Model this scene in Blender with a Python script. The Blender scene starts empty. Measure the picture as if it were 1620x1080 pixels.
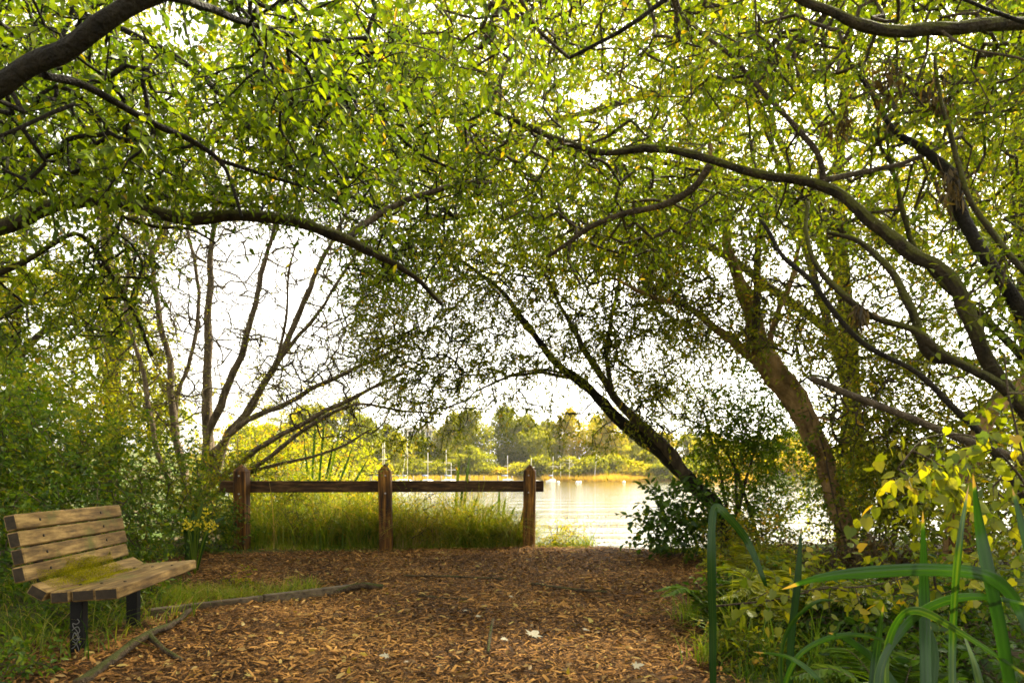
import bpy, math
import numpy as np
from mathutils import Vector
rng = np.random.default_rng(7)
R = math.radians
C = bpy.context.scene.collection

# ------------------------------------------------------------------ camera
F, CX, HY, H = 1080.0, 810.0, 752.0, 1.10        # focal length and horizon in photo pixels, eye height in metres
cam_d = bpy.data.cameras.new('camera'); cam = bpy.data.objects.new('camera', cam_d); C.objects.link(cam)
cam.location = (0, 0, H); cam.rotation_euler = (R(90), 0, 0)
cam_d.sensor_width = 36; cam_d.lens = 36 * F / 1620
cam_d.shift_y = (HY - 540) / 1620
cam_d.clip_start = 0.05; cam_d.clip_end = 3000
bpy.context.scene.camera = cam
# ------------------------------------------------------------------ sky and sun
SUN = Vector((0.52, 0.52, 0.82)).normalized()
w = bpy.data.worlds.new('World'); bpy.context.scene.world = w; w.use_nodes = True
nt = w.node_tree; nt.nodes.clear()
sky = nt.nodes.new('ShaderNodeTexSky'); sky.sky_type = 'NISHITA'; sky.sun_disc = False
sky.sun_elevation = math.asin(SUN.z); sky.sun_rotation = math.atan2(SUN.x, SUN.y)
sky.air_density = 1.0; sky.dust_density = 2.5
hs = nt.nodes.new('ShaderNodeHueSaturation'); hs.inputs['Saturation'].default_value = 0.12
bg = nt.nodes.new('ShaderNodeBackground'); bg.inputs['Strength'].default_value = 0.13
wo = nt.nodes.new('ShaderNodeOutputWorld')
nt.links.new(sky.outputs[0], hs.inputs['Color']); wm = nt.nodes.new('ShaderNodeMix'); wm.data_type = 'RGBA'; wm.blend_type = 'MULTIPLY'; wm.inputs['Factor'].default_value = 1.0; wm.inputs[7].default_value = (1.0, .95, .84, 1)
nt.links.new(hs.outputs[0], wm.inputs[6]); nt.links.new(wm.outputs[2], bg.inputs['Color'])
nt.links.new(bg.outputs[0], wo.inputs['Surface'])
sd = bpy.data.lights.new('sun', 'SUN'); sd.energy = 5.0; sd.angle = R(4); sd.color = (1.0, 0.89, 0.67)
so = bpy.data.objects.new('sun', sd); C.objects.link(so)
so.rotation_euler = SUN.to_track_quat('Z', 'Y').to_euler()
sc = bpy.context.scene
sc.view_settings.view_transform = 'Standard'; sc.view_settings.look = 'None'
sc.view_settings.exposure = 2.52; sc.view_settings.gamma = 1.0
sc.render.engine = 'CYCLES'
sc.cycles.max_bounces = 8; sc.cycles.diffuse_bounces = 5; sc.cycles.glossy_bounces = 3
sc.cycles.transmission_bounces = 5; sc.cycles.transparent_max_bounces = 4
sc.cycles.caustics_reflective = False; sc.cycles.caustics_refractive = False
sc.cycles.sample_clamp_indirect = 6.0
sc.cycles.use_denoising = True
sc.cycles.pixel_filter_type = 'BLACKMAN_HARRIS'; sc.cycles.filter_width = 1.7

# ------------------------------------------------------------------ helpers
def P(px, py, d):                                  # point seen at a photo pixel, d metres in front of the camera
    return np.array([(px - CX) / F * d, d, H + (HY - py) / F * d])
def G(px, py, z=0.0):                              # point of height z on the ground seen at a photo pixel
    d = (H - z) * F / (py - HY)
    return np.array([(px - CX) / F * d, d, z])
def nrm(a): return a / np.maximum(np.linalg.norm(a, axis=-1, keepdims=True), 1e-9)
def noise3(p, s=1.0, o=0.0):                       # cheap smooth pseudo noise, about -1..1
    p = np.asarray(p) * s + o
    x, y, z = p[..., 0], p[..., 1], p[..., 2]
    return (np.sin(x*1.7+1.3*np.sin(y*1.1+z*.7)) + np.sin(y*1.9+1.1*np.sin(z*1.3+x*.9)+2.) + np.sin(z*2.1+1.2*np.sin(x*1.2+y*.8)+4.)) / 3
class MB:
    def __init__(s): s.v=[]; s.f=[]; s.t=[]; s.n=0
    def add(s, v, faces, mat=0, tint=None, smooth=False):
        v = np.asarray(v, float).reshape(-1, 3)
        s.v.append(v)
        s.t.append(np.broadcast_to(np.asarray(0.5 if tint is None else tint, float), (len(v),)))
        for fa in (faces if isinstance(faces, (list, tuple)) else [faces]):
            fa = np.asarray(fa, np.int64)
            if fa.size: s.f.append((fa + s.n, mat, smooth))
        s.n += len(v); return s
    def build(s, name, mats, parent=None, top=None):
        me = bpy.data.meshes.new(name)
        v = np.concatenate(s.v); t = np.concatenate(s.t)
        me.vertices.add(len(v)); me.vertices.foreach_set('co', v.astype(np.float32).ravel())
        loops = np.concatenate([f.ravel() for f, m, sm in s.f])
        cnt = np.concatenate([np.full(len(f), f.shape[1]) for f, m, sm in s.f])
        mi = np.concatenate([np.full(len(f), m) for f, m, sm in s.f])
        smo = np.concatenate([np.full(len(f), sm) for f, m, sm in s.f])
        me.loops.add(len(loops)); me.loops.foreach_set('vertex_index', loops.astype(np.int32))
        me.polygons.add(len(cnt))
        me.polygons.foreach_set('loop_start', np.concatenate([[0], np.cumsum(cnt)[:-1]]).astype(np.int32))
        me.polygons.foreach_set('loop_total', cnt.astype(np.int32))
        me.polygons.foreach_set('material_index', mi.astype(np.int32))
        me.polygons.foreach_set('use_smooth', smo.astype(bool))
        a = me.attributes.new('tint', 'FLOAT', 'POINT'); a.data.foreach_set('value', t.astype(np.float32))
        me.update(calc_edges=True); me.validate()
        for m in (mats if isinstance(mats, (list, tuple)) else [mats]): me.materials.append(m)
        o = bpy.data.objects.new(name, me); C.objects.link(o)
        if parent is not None:
            o.parent = parent; o.location = -np.array(root_loc(parent))
        return o
def root_loc(o):
    p = np.zeros(3)
    while o is not None: p = p + np.array(o.location); o = o.parent
    return p
def thing(name, label, cat, loc=(0, 0, 0), group=None):
    o = bpy.data.objects.new(name, None); C.objects.link(o); o.location = loc; o.empty_display_size = .2
    o['label'] = label; o['category'] = cat
    if group: o['group'] = group
    return o
def tag(o, label, cat, group=None):
    o['label'] = label; o['category'] = cat
    if group: o['group'] = group
    return o
def kind(o, k): o['kind'] = k; return o

def catmull(pts, k=5):
    pts = np.asarray(pts, float)
    q = np.vstack([2*pts[0]-pts[1], pts, 2*pts[-1]-pts[-2]])
    out = []
    for i in range(len(pts)-1):
        a, b, c, d = q[i:i+4]
        for j in range(k):
            t = j / k
            out.append(.5*((2*b)+(-a+c)*t+(2*a-5*b+4*c-d)*t*t+(-a+3*b-3*c+d)*t**3))
    out.append(pts[-1]); return np.array(out)
def frames(c):
    t = nrm(np.gradient(c, axis=0))
    u = np.cross(t[0], [0, 0, 1.0]);
    if np.linalg.norm(u) < .1: u = np.cross(t[0], [1.0, 0, 0])
    u = u / np.linalg.norm(u); us = []
    for i in range(len(c)):
        u = u - t[i]*np.dot(u, t[i]); u = u/np.linalg.norm(u); us.append(u)
    us = np.array(us); return t, us, np.cross(t, us)
def tube(mb, c, r, seg=8, mat=0, tint=.5, rough=0.0, cap=True, ridge=0):
    c = np.asarray(c, float); r = np.broadcast_to(np.asarray(r, float), (len(c),))
    t, u, v = frames(c)
    a = np.linspace(0, 2*np.pi, seg, endpoint=False)
    rr = r[:, None]*np.ones(seg)
    ring = np.cos(a)[None, :, None]*u[:, None]+np.sin(a)[None, :, None]*v[:, None]
    if rough:
        q = c[:, None]+ring*r[:, None, None]
        kn = noise3(c, 5.0, 7.); rr = rr*(1+rough*(noise3(q, 9.0)+.6*noise3(q, 23.0, 3.))+1.6*rough*(np.clip(kn-.45, 0, 1)**1.0)[:, None]*2)
    if ridge:
        s_ = np.cumsum(np.r_[0, np.linalg.norm(np.diff(c, axis=0), axis=1)])[:, None]; aa = a[None]+.35*np.sin(s_*3.1)+.2*np.sin(s_*8)
        rr = rr*(1+ridge*(np.abs(np.sin(aa*4.5+.8*np.sin(s_*6+aa)))-.5)+ridge*.6*np.sin(aa*2+s_*2))
    vv = c[:, None]+ring*rr[:, :, None]
    n = len(c); i = np.arange(n-1)[:, None]*seg; j = np.arange(seg)[None, :]; k = (j+1) % seg
    q = np.stack([i+j, i+k, i+seg+k, i+seg+j], -1).reshape(-1, 4)
    vv = vv.reshape(-1, 3); fs = [q]
    if cap:
        vv = np.vstack([vv, c[0], c[-1]]); m = n*seg; j = np.arange(seg); k = (j+1) % seg
        fs += [np.stack([np.full(seg, m), k, j], -1), np.stack([np.full(seg, m+1), (n-1)*seg+j, (n-1)*seg+k], -1)]
    mb.add(vv, fs, mat, tint, True)
def twigs(mb, pa, pm, pb, ra, rb, seg=4, mat=1, tint=.5):   # many thin three-point twigs at once
    c = np.stack([pa, pm, pb], 1); n = len(c)
    t = nrm(pb-pa); u = np.cross(t, rng.normal(size=(n, 3))); u = nrm(u); v = np.cross(t, u)
    a = np.linspace(0, 2*np.pi, seg, endpoint=False)
    ring = np.cos(a)[None, :, None]*u[:, None]+np.sin(a)[None, :, None]*v[:, None]
    r = np.stack([ra, (ra+rb)/2, rb], 1)
    vv = c[:, :, None]+ring[:, None]*r[:, :, None, None]
    b = np.arange(n)[:, None, None]*(3*seg)+np.arange(2)[None, :, None]*seg; j = np.arange(seg)[None, None]; k = (j+1) % seg
    q = np.stack([b+j, b+k, b+seg+k, b+seg+j], -1).reshape(-1, 4)
    mb.add(vv.reshape(-1, 3), [q], mat, tint, True)
def leaves(mb, base, d, nrmv, L, W, tint, mat=0, shape='small', curl=.12):
    d = nrm(d); s = nrm(np.cross(d, nrmv)); n = np.cross(s, d)
    L = np.broadcast_to(L, (len(base),)); W = np.broadcast_to(W, (len(base),))
    if shape == 'small':
        T = np.array([[0, 0, 0], [.45, .5, .18], [1, 0, -.1], [.45, -.5, .18]])
        fs = [np.array([[0, 1, 2], [0, 2, 3]])]
    elif shape == 'long':
        T = np.array([[0, 0, 0], [.3, .5, .12], [.68, .36, .08], [1, 0, -.25], [.68, -.36, .08], [.3, -.5, .12], [.32, 0, 0], [.68, 0, -.05]])
        fs = [np.array([[0, 1, 6], [2, 3, 7], [0, 6, 5], [4, 7, 3]]), np.array([[1, 2, 7, 6], [6, 7, 4, 5]])]
    elif shape == 'heart':
        T = np.array([[0, 0, 0], [-.12, .3, .04], [.12, .52, .08], [.45, .5, .1], [.75, .26, .02], [1, 0, -.12], [.75, -.26, .02], [.45, -.5, .1], [.12, -.52, .08], [-.12, -.3, .04], [.45, 0, -.02]])
        fs = [np.array([[0, 1, 10], [1, 2, 10], [2, 3, 10], [3, 4, 10], [4, 5, 10], [5, 6, 10], [6, 7, 10], [7, 8, 10], [8, 9, 10], [9, 0, 10]])]
    elif shape == 'maple':
        a = np.linspace(-2.75, 2.75, 15); rad = np.array([.38, .2, .5, .34, .62, .36, .8, .5, 1., .5, .8, .36, .62, .34, .5])
        rad = np.array([.42, .24, .62, .33, .85, .4, .72, 1.05, .72, .4, .85, .33, .62, .24, .42])
        T = np.vstack([[0, 0, 0], np.stack([np.cos(a)*rad, np.sin(a)*rad, .10*np.abs(np.sin(a*2))*rad], -1)])
        fs = [np.array([[0, i, i+1] for i in range(1, 15)])]
    k = len(T)
    v = base[:, None]+d[:, None]*(T[None, :, 0:1]*L[:, None, None])+s[:, None]*(T[None, :, 1:2]*W[:, None, None])+n[:, None]*(T[None, :, 2:3]*W[:, None, None])
    o = (np.arange(len(base))*k)
    mb.add(v.reshape(-1, 3), [(f[None]+o[:, None, None]).reshape(-1, f.shape[1]) for f in fs], mat, np.repeat(tint, k), shape in ('long', 'heart'))
def blades(mb, base, h, az, lean, wd, tint, mat=0, seg=4):   # many curved grass blades
    n = len(base); t = np.linspace(0, 1, seg+1)
    dx = np.stack([np.cos(az), np.sin(az), 0*az], -1); sx = np.stack([-np.sin(az), np.cos(az), 0*az], -1)
    sw = rng.uniform(0, 6.28, n); sx = nrm(sx+.8*np.stack([np.cos(sw), np.sin(sw), 0*sw], -1))
    hor = (lean[:, None]*t**2.0)*h[:, None]
    ver = h[:, None]*(t-.42*np.minimum(lean, 1.6)[:, None]*t**3)
    c = base[:, None]+dx[:, None]*hor[:, :, None]+np.array([0, 0, 1.])*ver[:, :, None]
    ww = wd[:, None]*(1-t**1.6)*.5+.0006
    v = np.stack([c-sx[:, None]*ww[:, :, None], c+sx[:, None]*ww[:, :, None]], 2).reshape(n, -1, 3)
    i = np.arange(seg)*2; q = np.stack([i, i+1, i+3, i+2], -1)
    q = (q[None]+(np.arange(n)*(2*(seg+1)))[:, None, None]).reshape(-1, 4)
    mb.add(v.reshape(-1, 3), [q], mat, np.repeat(tint, 2*(seg+1)), True)
def sword(mb, pts, wd, mat=0, tint=.5, face=(0, -1, 0), fold=.07):   # one long leaf with a raised midrib
    c = catmull(pts, 8); n = len(c); t = np.linspace(0, 1, n)
    tg = nrm(np.gradient(c, axis=0)); f = np.array(face, float)
    s = nrm(np.cross(tg, f)); nn = np.cross(s, tg)
    ww = wd*.5*np.minimum(1, (1-t)*4.0)**.7*np.minimum(1, .7+t)
    K = 9; u = np.linspace(-1, 1, K)
    rows = c[:, None]+s[:, None]*(ww[:, None]*u)[:, :, None]+nn[:, None]*((ww*fold)[:, None]*(.6-1.6*np.abs(u))+ww[:, None]*.05*np.cos(u*9))[:, :, None]
    i = np.arange(n-1)[:, None]*K; j = np.arange(K-1)[None]
    q = np.stack([i+j, i+j+1, i+K+j+1, i+K+j], -1).reshape(-1, 4)
    ts = tint+.10*rng.normal(0, 1, K)[None]+.10*noise3(np.stack([t*9, t*5, 0*t], -1), 1., rng.uniform(0, 9))[:, None]+np.where(np.abs(u) < .13, .12, 0)[None]
    ts = np.where((t > .95)[:, None], 1.0, np.clip(ts, 0, .8))
    mb.add(rows.reshape(-1, 3), [q], mat, ts.ravel(), True)
def box(mb, c, ax, ay, az, mat=0, bev=.006, tint=.5):  # bevelled box: centre and three half-extent vectors
    c, ax, ay, az = [np.asarray(q, float) for q in (c, ax, ay, az)]
    L = [np.linalg.norm(q) for q in (ax, ay, az)]; E = [q/l for q, l in zip((ax, ay, az), L)]
    b = min(bev, .4*min(L)); vs = []; idx = {}
    for sx in (-1, 1):
        for sy in (-1, 1):
            for sz in (-1, 1):
                for k in range(3):
                    ext = [L[m]-(0 if m == k else b) for m in range(3)]
                    idx[(sx, sy, sz, k)] = len(vs)
                    vs.append(c+E[0]*sx*ext[0]+E[1]*sy*ext[1]+E[2]*sz*ext[2])
    q = []; tr = []
    for k in range(3):
        o = [m for m in range(3) if m != k]
        for s in (-1, 1):
            ring = []
            for a, bb in ((-1, -1), (1, -1), (1, 1), (-1, 1)):
                key = [0, 0, 0]; key[k] = s; key[o[0]] = a; key[o[1]] = bb
                ring.append(idx[(*key, k)])
            q.append(ring if (s > 0) == (k != 1) else ring[::-1])
        for a in (-1, 1):
            for bb in (-1, 1):          # edges running along axis k
                def vid(sk, f):
                    key = [0, 0, 0]; key[k] = sk; key[o[0]] = a; key[o[1]] = bb; return idx[(*key, f)]
                e = [vid(-1, o[0]), vid(1, o[0]), vid(1, o[1]), vid(-1, o[1])]
                q.append(e if (a*bb > 0) == (k != 1) else e[::-1])
    for sx in (-1, 1):
        for sy in (-1, 1):
            for sz in (-1, 1):
                e = [idx[(sx, sy, sz, k)] for k in range(3)]
                tr.append(e if sx*sy*sz > 0 else e[::-1])
    mb.add(vs, [np.array(q), np.array(tr)], mat, tint)

# ------------------------------------------------------------------ materials
def mat(name):
    m = bpy.data.materials.new(name); m.use_nodes = True; n = m.node_tree; n.nodes.clear()
    out = n.nodes.new('ShaderNodeOutputMaterial'); return m, n, out
def N(n, t, **kw):
    x = n.nodes.new(t)
    for k, v in kw.items(): setattr(x, k, v)
    return x
def ramp(n, stops, fac):
    r = N(n, 'ShaderNodeValToRGB'); e = r.color_ramp.elements
    while len(e) < len(stops): e.new(.5)
    for q, (p, c) in zip(e, stops): q.position = p; q.color = (*c, 1)
    n.links.new(fac, r.inputs[0]); return r.outputs[0]
def noise(n, scale, detail=4, vec=None, stretch=None, rough=.55):
    if vec is None: vec = N(n, 'ShaderNodeTexCoord').outputs['Object']
    if stretch:
        mp = N(n, 'ShaderNodeMapping'); mp.inputs['Scale'].default_value = stretch; n.links.new(vec, mp.inputs[0]); vec = mp.outputs[0]
    t = N(n, 'ShaderNodeTexNoise'); t.inputs['Scale'].default_value = scale; t.inputs['Detail'].default_value = detail; t.inputs['Roughness'].default_value = rough
    n.links.new(vec, t.inputs['Vector']); return t.outputs['Fac']
def bump(n, h, strength, dist=.02):
    b = N(n, 'ShaderNodeBump'); b.inputs['Strength'].default_value = strength; b.inputs['Distance'].default_value = dist
    n.links.new(h, b.inputs['Height']); return b.outputs[0]
def mixc(n, a, b, fac, mode='MIX'):
    m = N(n, 'ShaderNodeMix', data_type='RGBA', blend_type=mode)
    for sock, val in ((m.inputs['Factor'], fac), (m.inputs[6], a), (m.inputs[7], b)):
        if isinstance(val, (int, float)): sock.default_value = val
        elif isinstance(val, tuple): sock.default_value = (*val, 1)
        else: n.links.new(val, sock)
    return m.outputs[2]
def principled(n, out, col, rough=.7, spec=.3, nor=None):
    p = N(n, 'ShaderNodeBsdfPrincipled'); p.inputs['Roughness'].default_value = rough
    p.inputs['Specular IOR Level'].default_value = spec
    if isinstance(col, tuple): p.inputs['Base Color'].default_value = (*col, 1)
    else: n.links.new(col, p.inputs['Base Color'])
    if nor is not None: n.links.new(nor, p.inputs['Normal'])
    n.links.new(p.outputs[0], out.inputs['Surface']); return p
def leaf_mat(name, stops, trans=.5, gl=.015, tcol=(1.6, 1.5, .35)):
    m, n, out = mat(name)
    at = N(n, 'ShaderNodeAttribute', attribute_name='tint')
    col = ramp(n, stops, at.outputs['Fac'])
    d = N(n, 'ShaderNodeBsdfDiffuse'); t = N(n, 'ShaderNodeBsdfTranslucent'); g = N(n, 'ShaderNodeBsdfGlossy')
    g.inputs['Roughness'].default_value = .35; g.inputs['Color'].default_value = (.8, .85, .8, 1)
    n.links.new(col, d.inputs['Color'])
    n.links.new(mixc(n, col, tcol, 1.0, 'MULTIPLY'), t.inputs['Color'])
    a = N(n, 'ShaderNodeMixShader'); a.inputs[0].default_value = trans
    n.links.new(d.outputs[0], a.inputs[1]); n.links.new(t.outputs[0], a.inputs[2])
    b = N(n, 'ShaderNodeMixShader'); b.inputs[0].default_value = gl
    n.links.new(a.outputs[0], b.inputs[1]); n.links.new(g.outputs[0], b.inputs[2])
    n.links.new(b.outputs[0], out.inputs['Surface']); return m
def bark_mat(name, dark, light, moss=None, moss_amt=.5, scale=14):
    m, n, out = mat(name)
    geo = N(n, 'ShaderNodeNewGeometry')
    a = noise(n, scale, 6, stretch=(1, 1, .35)); b = noise(n, scale*3.5, 4)
    col = ramp(n, [(.3, dark), (.7, light)], a)
    if moss:
        sp = N(n, 'ShaderNodeSeparateXYZ'); n.links.new(geo.outputs['Normal'], sp.inputs[0])
        mm = N(n, 'ShaderNodeMath', operation='MULTIPLY_ADD'); n.links.new(sp.outputs[2], mm.inputs[0]); mm.inputs[1].default_value = .45
        n.links.new(noise(n, 6, 4), mm.inputs[2])
        mk = ramp(n, [(.95-moss_amt*.6, (0, 0, 0)), (1.08-moss_amt*.6, (1, 1, 1))], mm.outputs[0])
        col = mixc(n, col, mixc(n, moss, tuple(q*.45 for q in moss), b), mk)
    h = N(n, 'ShaderNodeMath', operation='ADD'); n.links.new(a, h.inputs[0]); n.links.new(b, h.inputs[1])
    principled(n, out, col, .85, .2, bump(n, h.outputs[0], 1., .035)); return m
def wood_mat(name, stops, grain=(1, 14, 14), sc=3.0, rough=.75, moss=None, bs=.5):
    m, n, out = mat(name)
    g = noise(n, sc, 7, stretch=grain, rough=.65); b = noise(n, 2.3, 4)
    col = ramp(n, stops, g)
    col = mixc(n, col, mixc(n, col, (.55, .5, .42), 1., 'MULTIPLY'), ramp(n, [(.42, (0, 0, 0)), (.6, (1, 1, 1))], b))
    if moss:
        mk = ramp(n, [(.56, (0, 0, 0)), (.66, (1, 1, 1))], noise(n, 3.1, 6))
        col = mixc(n, col, moss, mk)
    principled(n, out, col, rough, .25, bump(n, g, bs, .01)); return m
def plain(name, col, rough=.6, spec=.3, var=.15, sc=8):
    m, n, out = mat(name)
    c = mixc(n, col, tuple(q*(1-var*2) for q in col), noise(n, sc, 4))
    principled(n, out, c, rough, spec); return m
def tint_mat(name, stops, rough=.8, spec=.15, trans=0):
    m, n, out = mat(name); at = N(n, 'ShaderNodeAttribute', attribute_name='tint')
    principled(n, out, ramp(n, stops, at.outputs['Fac']), rough, spec); return m

YG = [(0, (.028, .046, .004)), (.35, (.078, .104, .006)), (.65, (.158, .176, .008)), (.88, (.245, .23, .012)), (1, (.34, .20, .02))]
M = {}
M['leaf_near'] = leaf_mat('broad_leaf', [(0, (.024, .050, .004)), (.45, (.074, .116, .006)), (.8, (.155, .185, .008)), (.95, (.255, .225, .012)), (1, (.34, .22, .02))], .6)
M['leaf_gold'] = leaf_mat('lime_leaf', [(0, (.075, .105, .006)), (.4, (.17, .195, .008)), (.8, (.29, .285, .012)), (1, (.40, .27, .02))], .62)
M['leaf_willow'] = leaf_mat('willow_leaf', YG, .55)
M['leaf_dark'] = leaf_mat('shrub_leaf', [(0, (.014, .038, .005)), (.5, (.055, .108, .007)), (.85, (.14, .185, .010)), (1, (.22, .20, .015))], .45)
M['leaf_yellow'] = leaf_mat('yellow_leaf', [(0, (.055, .085, .006)), (.4, (.12, .145, .008)), (.8, (.22, .20, .010)), (1, (.32, .21, .015))], .5)
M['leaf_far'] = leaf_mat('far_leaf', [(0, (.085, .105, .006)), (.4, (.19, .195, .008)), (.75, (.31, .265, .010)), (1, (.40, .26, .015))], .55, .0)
M['leaf_dead'] = leaf_mat('withered_leaf', [(0, (.02, .015, .008)), (.5, (.07, .045, .018)), (1, (.17, .11, .035))], .3, .02)
M['grass'] = leaf_mat('grass_blade', [(0, (.025, .065, .006)), (.4, (.085, .15, .010)), (.75, (.19, .22, .014)), (.93, (.30, .27, .05)), (1, (.38, .26, .10))], .45)
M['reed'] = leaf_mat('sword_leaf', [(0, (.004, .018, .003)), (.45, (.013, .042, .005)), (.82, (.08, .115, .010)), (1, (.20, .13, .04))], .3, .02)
M['moss'] = leaf_mat('moss_tuft', [(0, (.15, .145, .008)), (.5, (.36, .33, .012)), (1, (.50, .44, .03))], .25, 0)
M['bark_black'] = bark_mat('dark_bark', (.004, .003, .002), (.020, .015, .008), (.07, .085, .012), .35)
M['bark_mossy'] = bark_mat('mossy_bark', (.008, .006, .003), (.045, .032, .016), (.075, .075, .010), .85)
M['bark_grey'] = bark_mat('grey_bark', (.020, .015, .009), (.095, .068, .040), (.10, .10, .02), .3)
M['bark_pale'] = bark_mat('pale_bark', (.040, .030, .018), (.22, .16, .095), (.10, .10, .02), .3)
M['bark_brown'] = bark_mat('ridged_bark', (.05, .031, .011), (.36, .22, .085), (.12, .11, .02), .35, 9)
M['mulch'], n, out = mat('bark_mulch')
c = ramp(n, [(.25, (.022, .012, .006)), (.5, (.085, .045, .018)), (.75, (.16, .09, .035))], noise(n, 40, 6, stretch=(1, 1.6, 1)))
c = mixc(n, c, (.03, .018, .009), ramp(n, [(.45, (0, 0, 0)), (.65, (1, 1, 1))], noise(n, 1.7, 4)))
principled(n, out, c, .9, .1, bump(n, noise(n, 55, 5), 1., .03))
M['chip'] = tint_mat('wood_chip', [(0, (.014, .008, .003)), (.25, (.072, .033, .009)), (.5, (.24, .112, .027)), (.8, (.42, .225, .058)), (1, (.58, .40, .15))], .85)
M['soil'], n, out = mat('bank_soil')
g1 = noise(n, .8, 5); g2 = noise(n, 14, 6)
c = mixc(n, ramp(n, [(.3, (.018, .014, .007)), (.7, (.07, .05, .022))], g2), ramp(n, [(.3, (.02, .04, .008)), (.7, (.075, .11, .016))], g2), ramp(n, [(.42, (0, 0, 0)), (.58, (1, 1, 1))], g1))
principled(n, out, c, .95, .1, bump(n, g2, .8, .04))
M['water'], n, out = mat('lake_water')
wv = noise(n, 1.5, 5, stretch=(.55, 1.6, 1), rough=.62); w2 = noise(n, .30, 4, stretch=(.25, 1.3, 1))
hh = N(n, 'ShaderNodeMath', operation='MULTIPLY_ADD'); n.links.new(w2, hh.inputs[0]); hh.inputs[1].default_value = 5.0; n.links.new(wv, hh.inputs[2])
p = principled(n, out, (.045, .042, .016), .06, .5, bump(n, hh.outputs[0], .6, .06)); p.inputs['IOR'].default_value = 1.33
M['pad'] = tint_mat('floating_leaf', [(0, (.05, .045, .012)), (.5, (.15, .12, .03)), (1, (.30, .24, .08))], .5, .4)
M['bench'] = wood_mat('weathered_plank', [(.33, (.06, .036, .011)), (.48, (.18, .112, .036)), (.66, (.36, .24, .085))], (14, 1.0, 14), 2.6, moss=(.10, .095, .02))
M['end_grain'] = wood_mat('dark_end_grain', [(.3, (.010, .007, .004)), (.7, (.045, .03, .014))], (9, 9, 9), 3)  # end faces of the planks, darker than their long faces
M['steel'] = plain('black_steel', (.004, .0035, .003), .65, .18, .2)
M['chalk'] = plain('scratched_paint', (.17, .165, .15), .8)
M['fence'] = wood_mat('stained_timber', [(.36, (.022, .011, .004)), (.52, (.15, .064, .009)), (.68, (.44, .21, .035))], (14, 14, 1.0), 2.2, bs=.8)
M['rail'] = wood_mat('stained_rail_timber', [(.36, (.020, .010, .004)), (.55, (.085, .042, .013)), (.76, (.28, .15, .05))], (1.0, 14, 14), 2.0, bs=.8)
M['stick'] = bark_mat('fallen_wood', (.020, .013, .007), (.11, .075, .04), (.08, .085, .015), .3, 20)
M['log'] = wood_mat('old_edging', [(.3, (.035, .025, .014)), (.7, (.16, .12, .07))], (1, 10, 10), 3)
M['hull'] = plain('white_gelcoat', (.62, .60, .54), .3, .5, .05)
M['mast'] = plain('pale_mast', (.62, .57, .42), .4, .5, .05)
M['cover'] = plain('boat_cover', (.10, .13, .20), .8)
M['dock'] = plain('grey_dock', (.24, .21, .16), .9)
M['concrete'] = plain('pale_concrete', (.62, .55, .46), .85)
M['glass'] = plain('dark_windows', (.07, .075, .085), .15, .6)
M['bolt'] = plain('galvanised_bolt', (.45, .43, .38), .4)
M['petal'] = leaf_mat('yellow_petal', [(0, (.45, .36, .02)), (1, (.65, .55, .04))], .3, .02)
M['pale_leaf'] = tint_mat('dry_pale_leaf', [(0, (.16, .15, .10)), (1, (.30, .27, .19))], .7)

# ------------------------------------------------------------------ ground, water
def sstep(a, b, x): t = np.clip((x-a)/(b-a), 0, 1); return t*t*(3-2*t)
def shore(x):
    return 10.55+1.9*np.maximum(0, -x-1.0)*sstep(0.4, 2.5, -x)+.9*np.maximum(0, x-6.5)+.18*np.sin(x*2.3)+.1*np.sin(x*5.1+1)
def farshore(x): return 174+4*np.sin(x*.06)+3*np.sin(x*.17+1)-118*sstep(30, 52, -x)-60*sstep(70, 130, x)
ZW = -.42
def hgt(x, y):
    ys = shore(x); h = -1.7*sstep(-.7, 3.4, y-ys)
    h = h+.035*noise3(np.stack([x, y, 0*x], -1), .9)*sstep(.5, 2.5, np.abs(x))+.012*noise3(np.stack([x, y, 0*x+3], -1), 3.)
    h = h+.16*sstep(2.6, 5.5, np.abs(x-.0))*sstep(12, 9, y)+.05*sstep(8.2, 9.3, y)*sstep(11, 9.8, y)
    yf = farshore(x)
    return h+(2.6*sstep(-6, 6, y-yf)+9*sstep(20, 260, y-yf))*(y > 40)
ax = np.concatenate([-np.geomspace(900, 9.2, 46), np.arange(-9, 9.01, .15), np.geomspace(9.2, 900, 46)])
ay = np.concatenate([np.arange(-14, -4, 1.), np.arange(-4, 16, .15), np.geomspace(16, 1300, 90)])
X, Y = np.meshgrid(ax, ay); Z = hgt(X, Y)
nx, ny = len(ax), len(ay); i = np.arange(ny-1)[:, None]*nx; j = np.arange(nx-1)[None]
mb = MB(); mb.add(np.stack([X, Y, Z], -1), [np.stack([i+j, i+j+1, i+nx+j+1, i+nx+j], -1).reshape(-1, 4)], smooth=True)
kind(mb.build('ground', M['soil']), 'structure')
mb = MB(); mb.add([[-900, 9, ZW], [900, 9, ZW], [900, 420, ZW], [-900, 420, ZW]], [np.array([[0, 1, 2, 3]])])
kind(mb.build('lake_water', M['water']), 'structure')
def in_poly(p, poly):
    x, y = p[:, 0], p[:, 1]; c = np.zeros(len(p), bool); q = np.asarray(poly, float)
    for a, b in zip(q, np.roll(q, -1, 0)):
        if a[1] == b[1]: continue
        c ^= ((a[1] > y) != (b[1] > y)) & (x < (b[0]-a[0])*(y-a[1])/(b[1]-a[1])+a[0])
    return c
PATH = [(-3.0, -1), (-3.0, 4.3), (-2.75, 5.3), (-3.5, 6.3), (-4.3, 7.6), (-4.0, 8.8), (-3.0, 9.3), (-1.5, 9.6), (.5, 9.9), (2.0, 9.7), (2.65, 9.1), (2.1, 7.2), (1.55, 5.6), (1.25, 4.5), (1.1, 3.4), (1.3, -1)]
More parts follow.
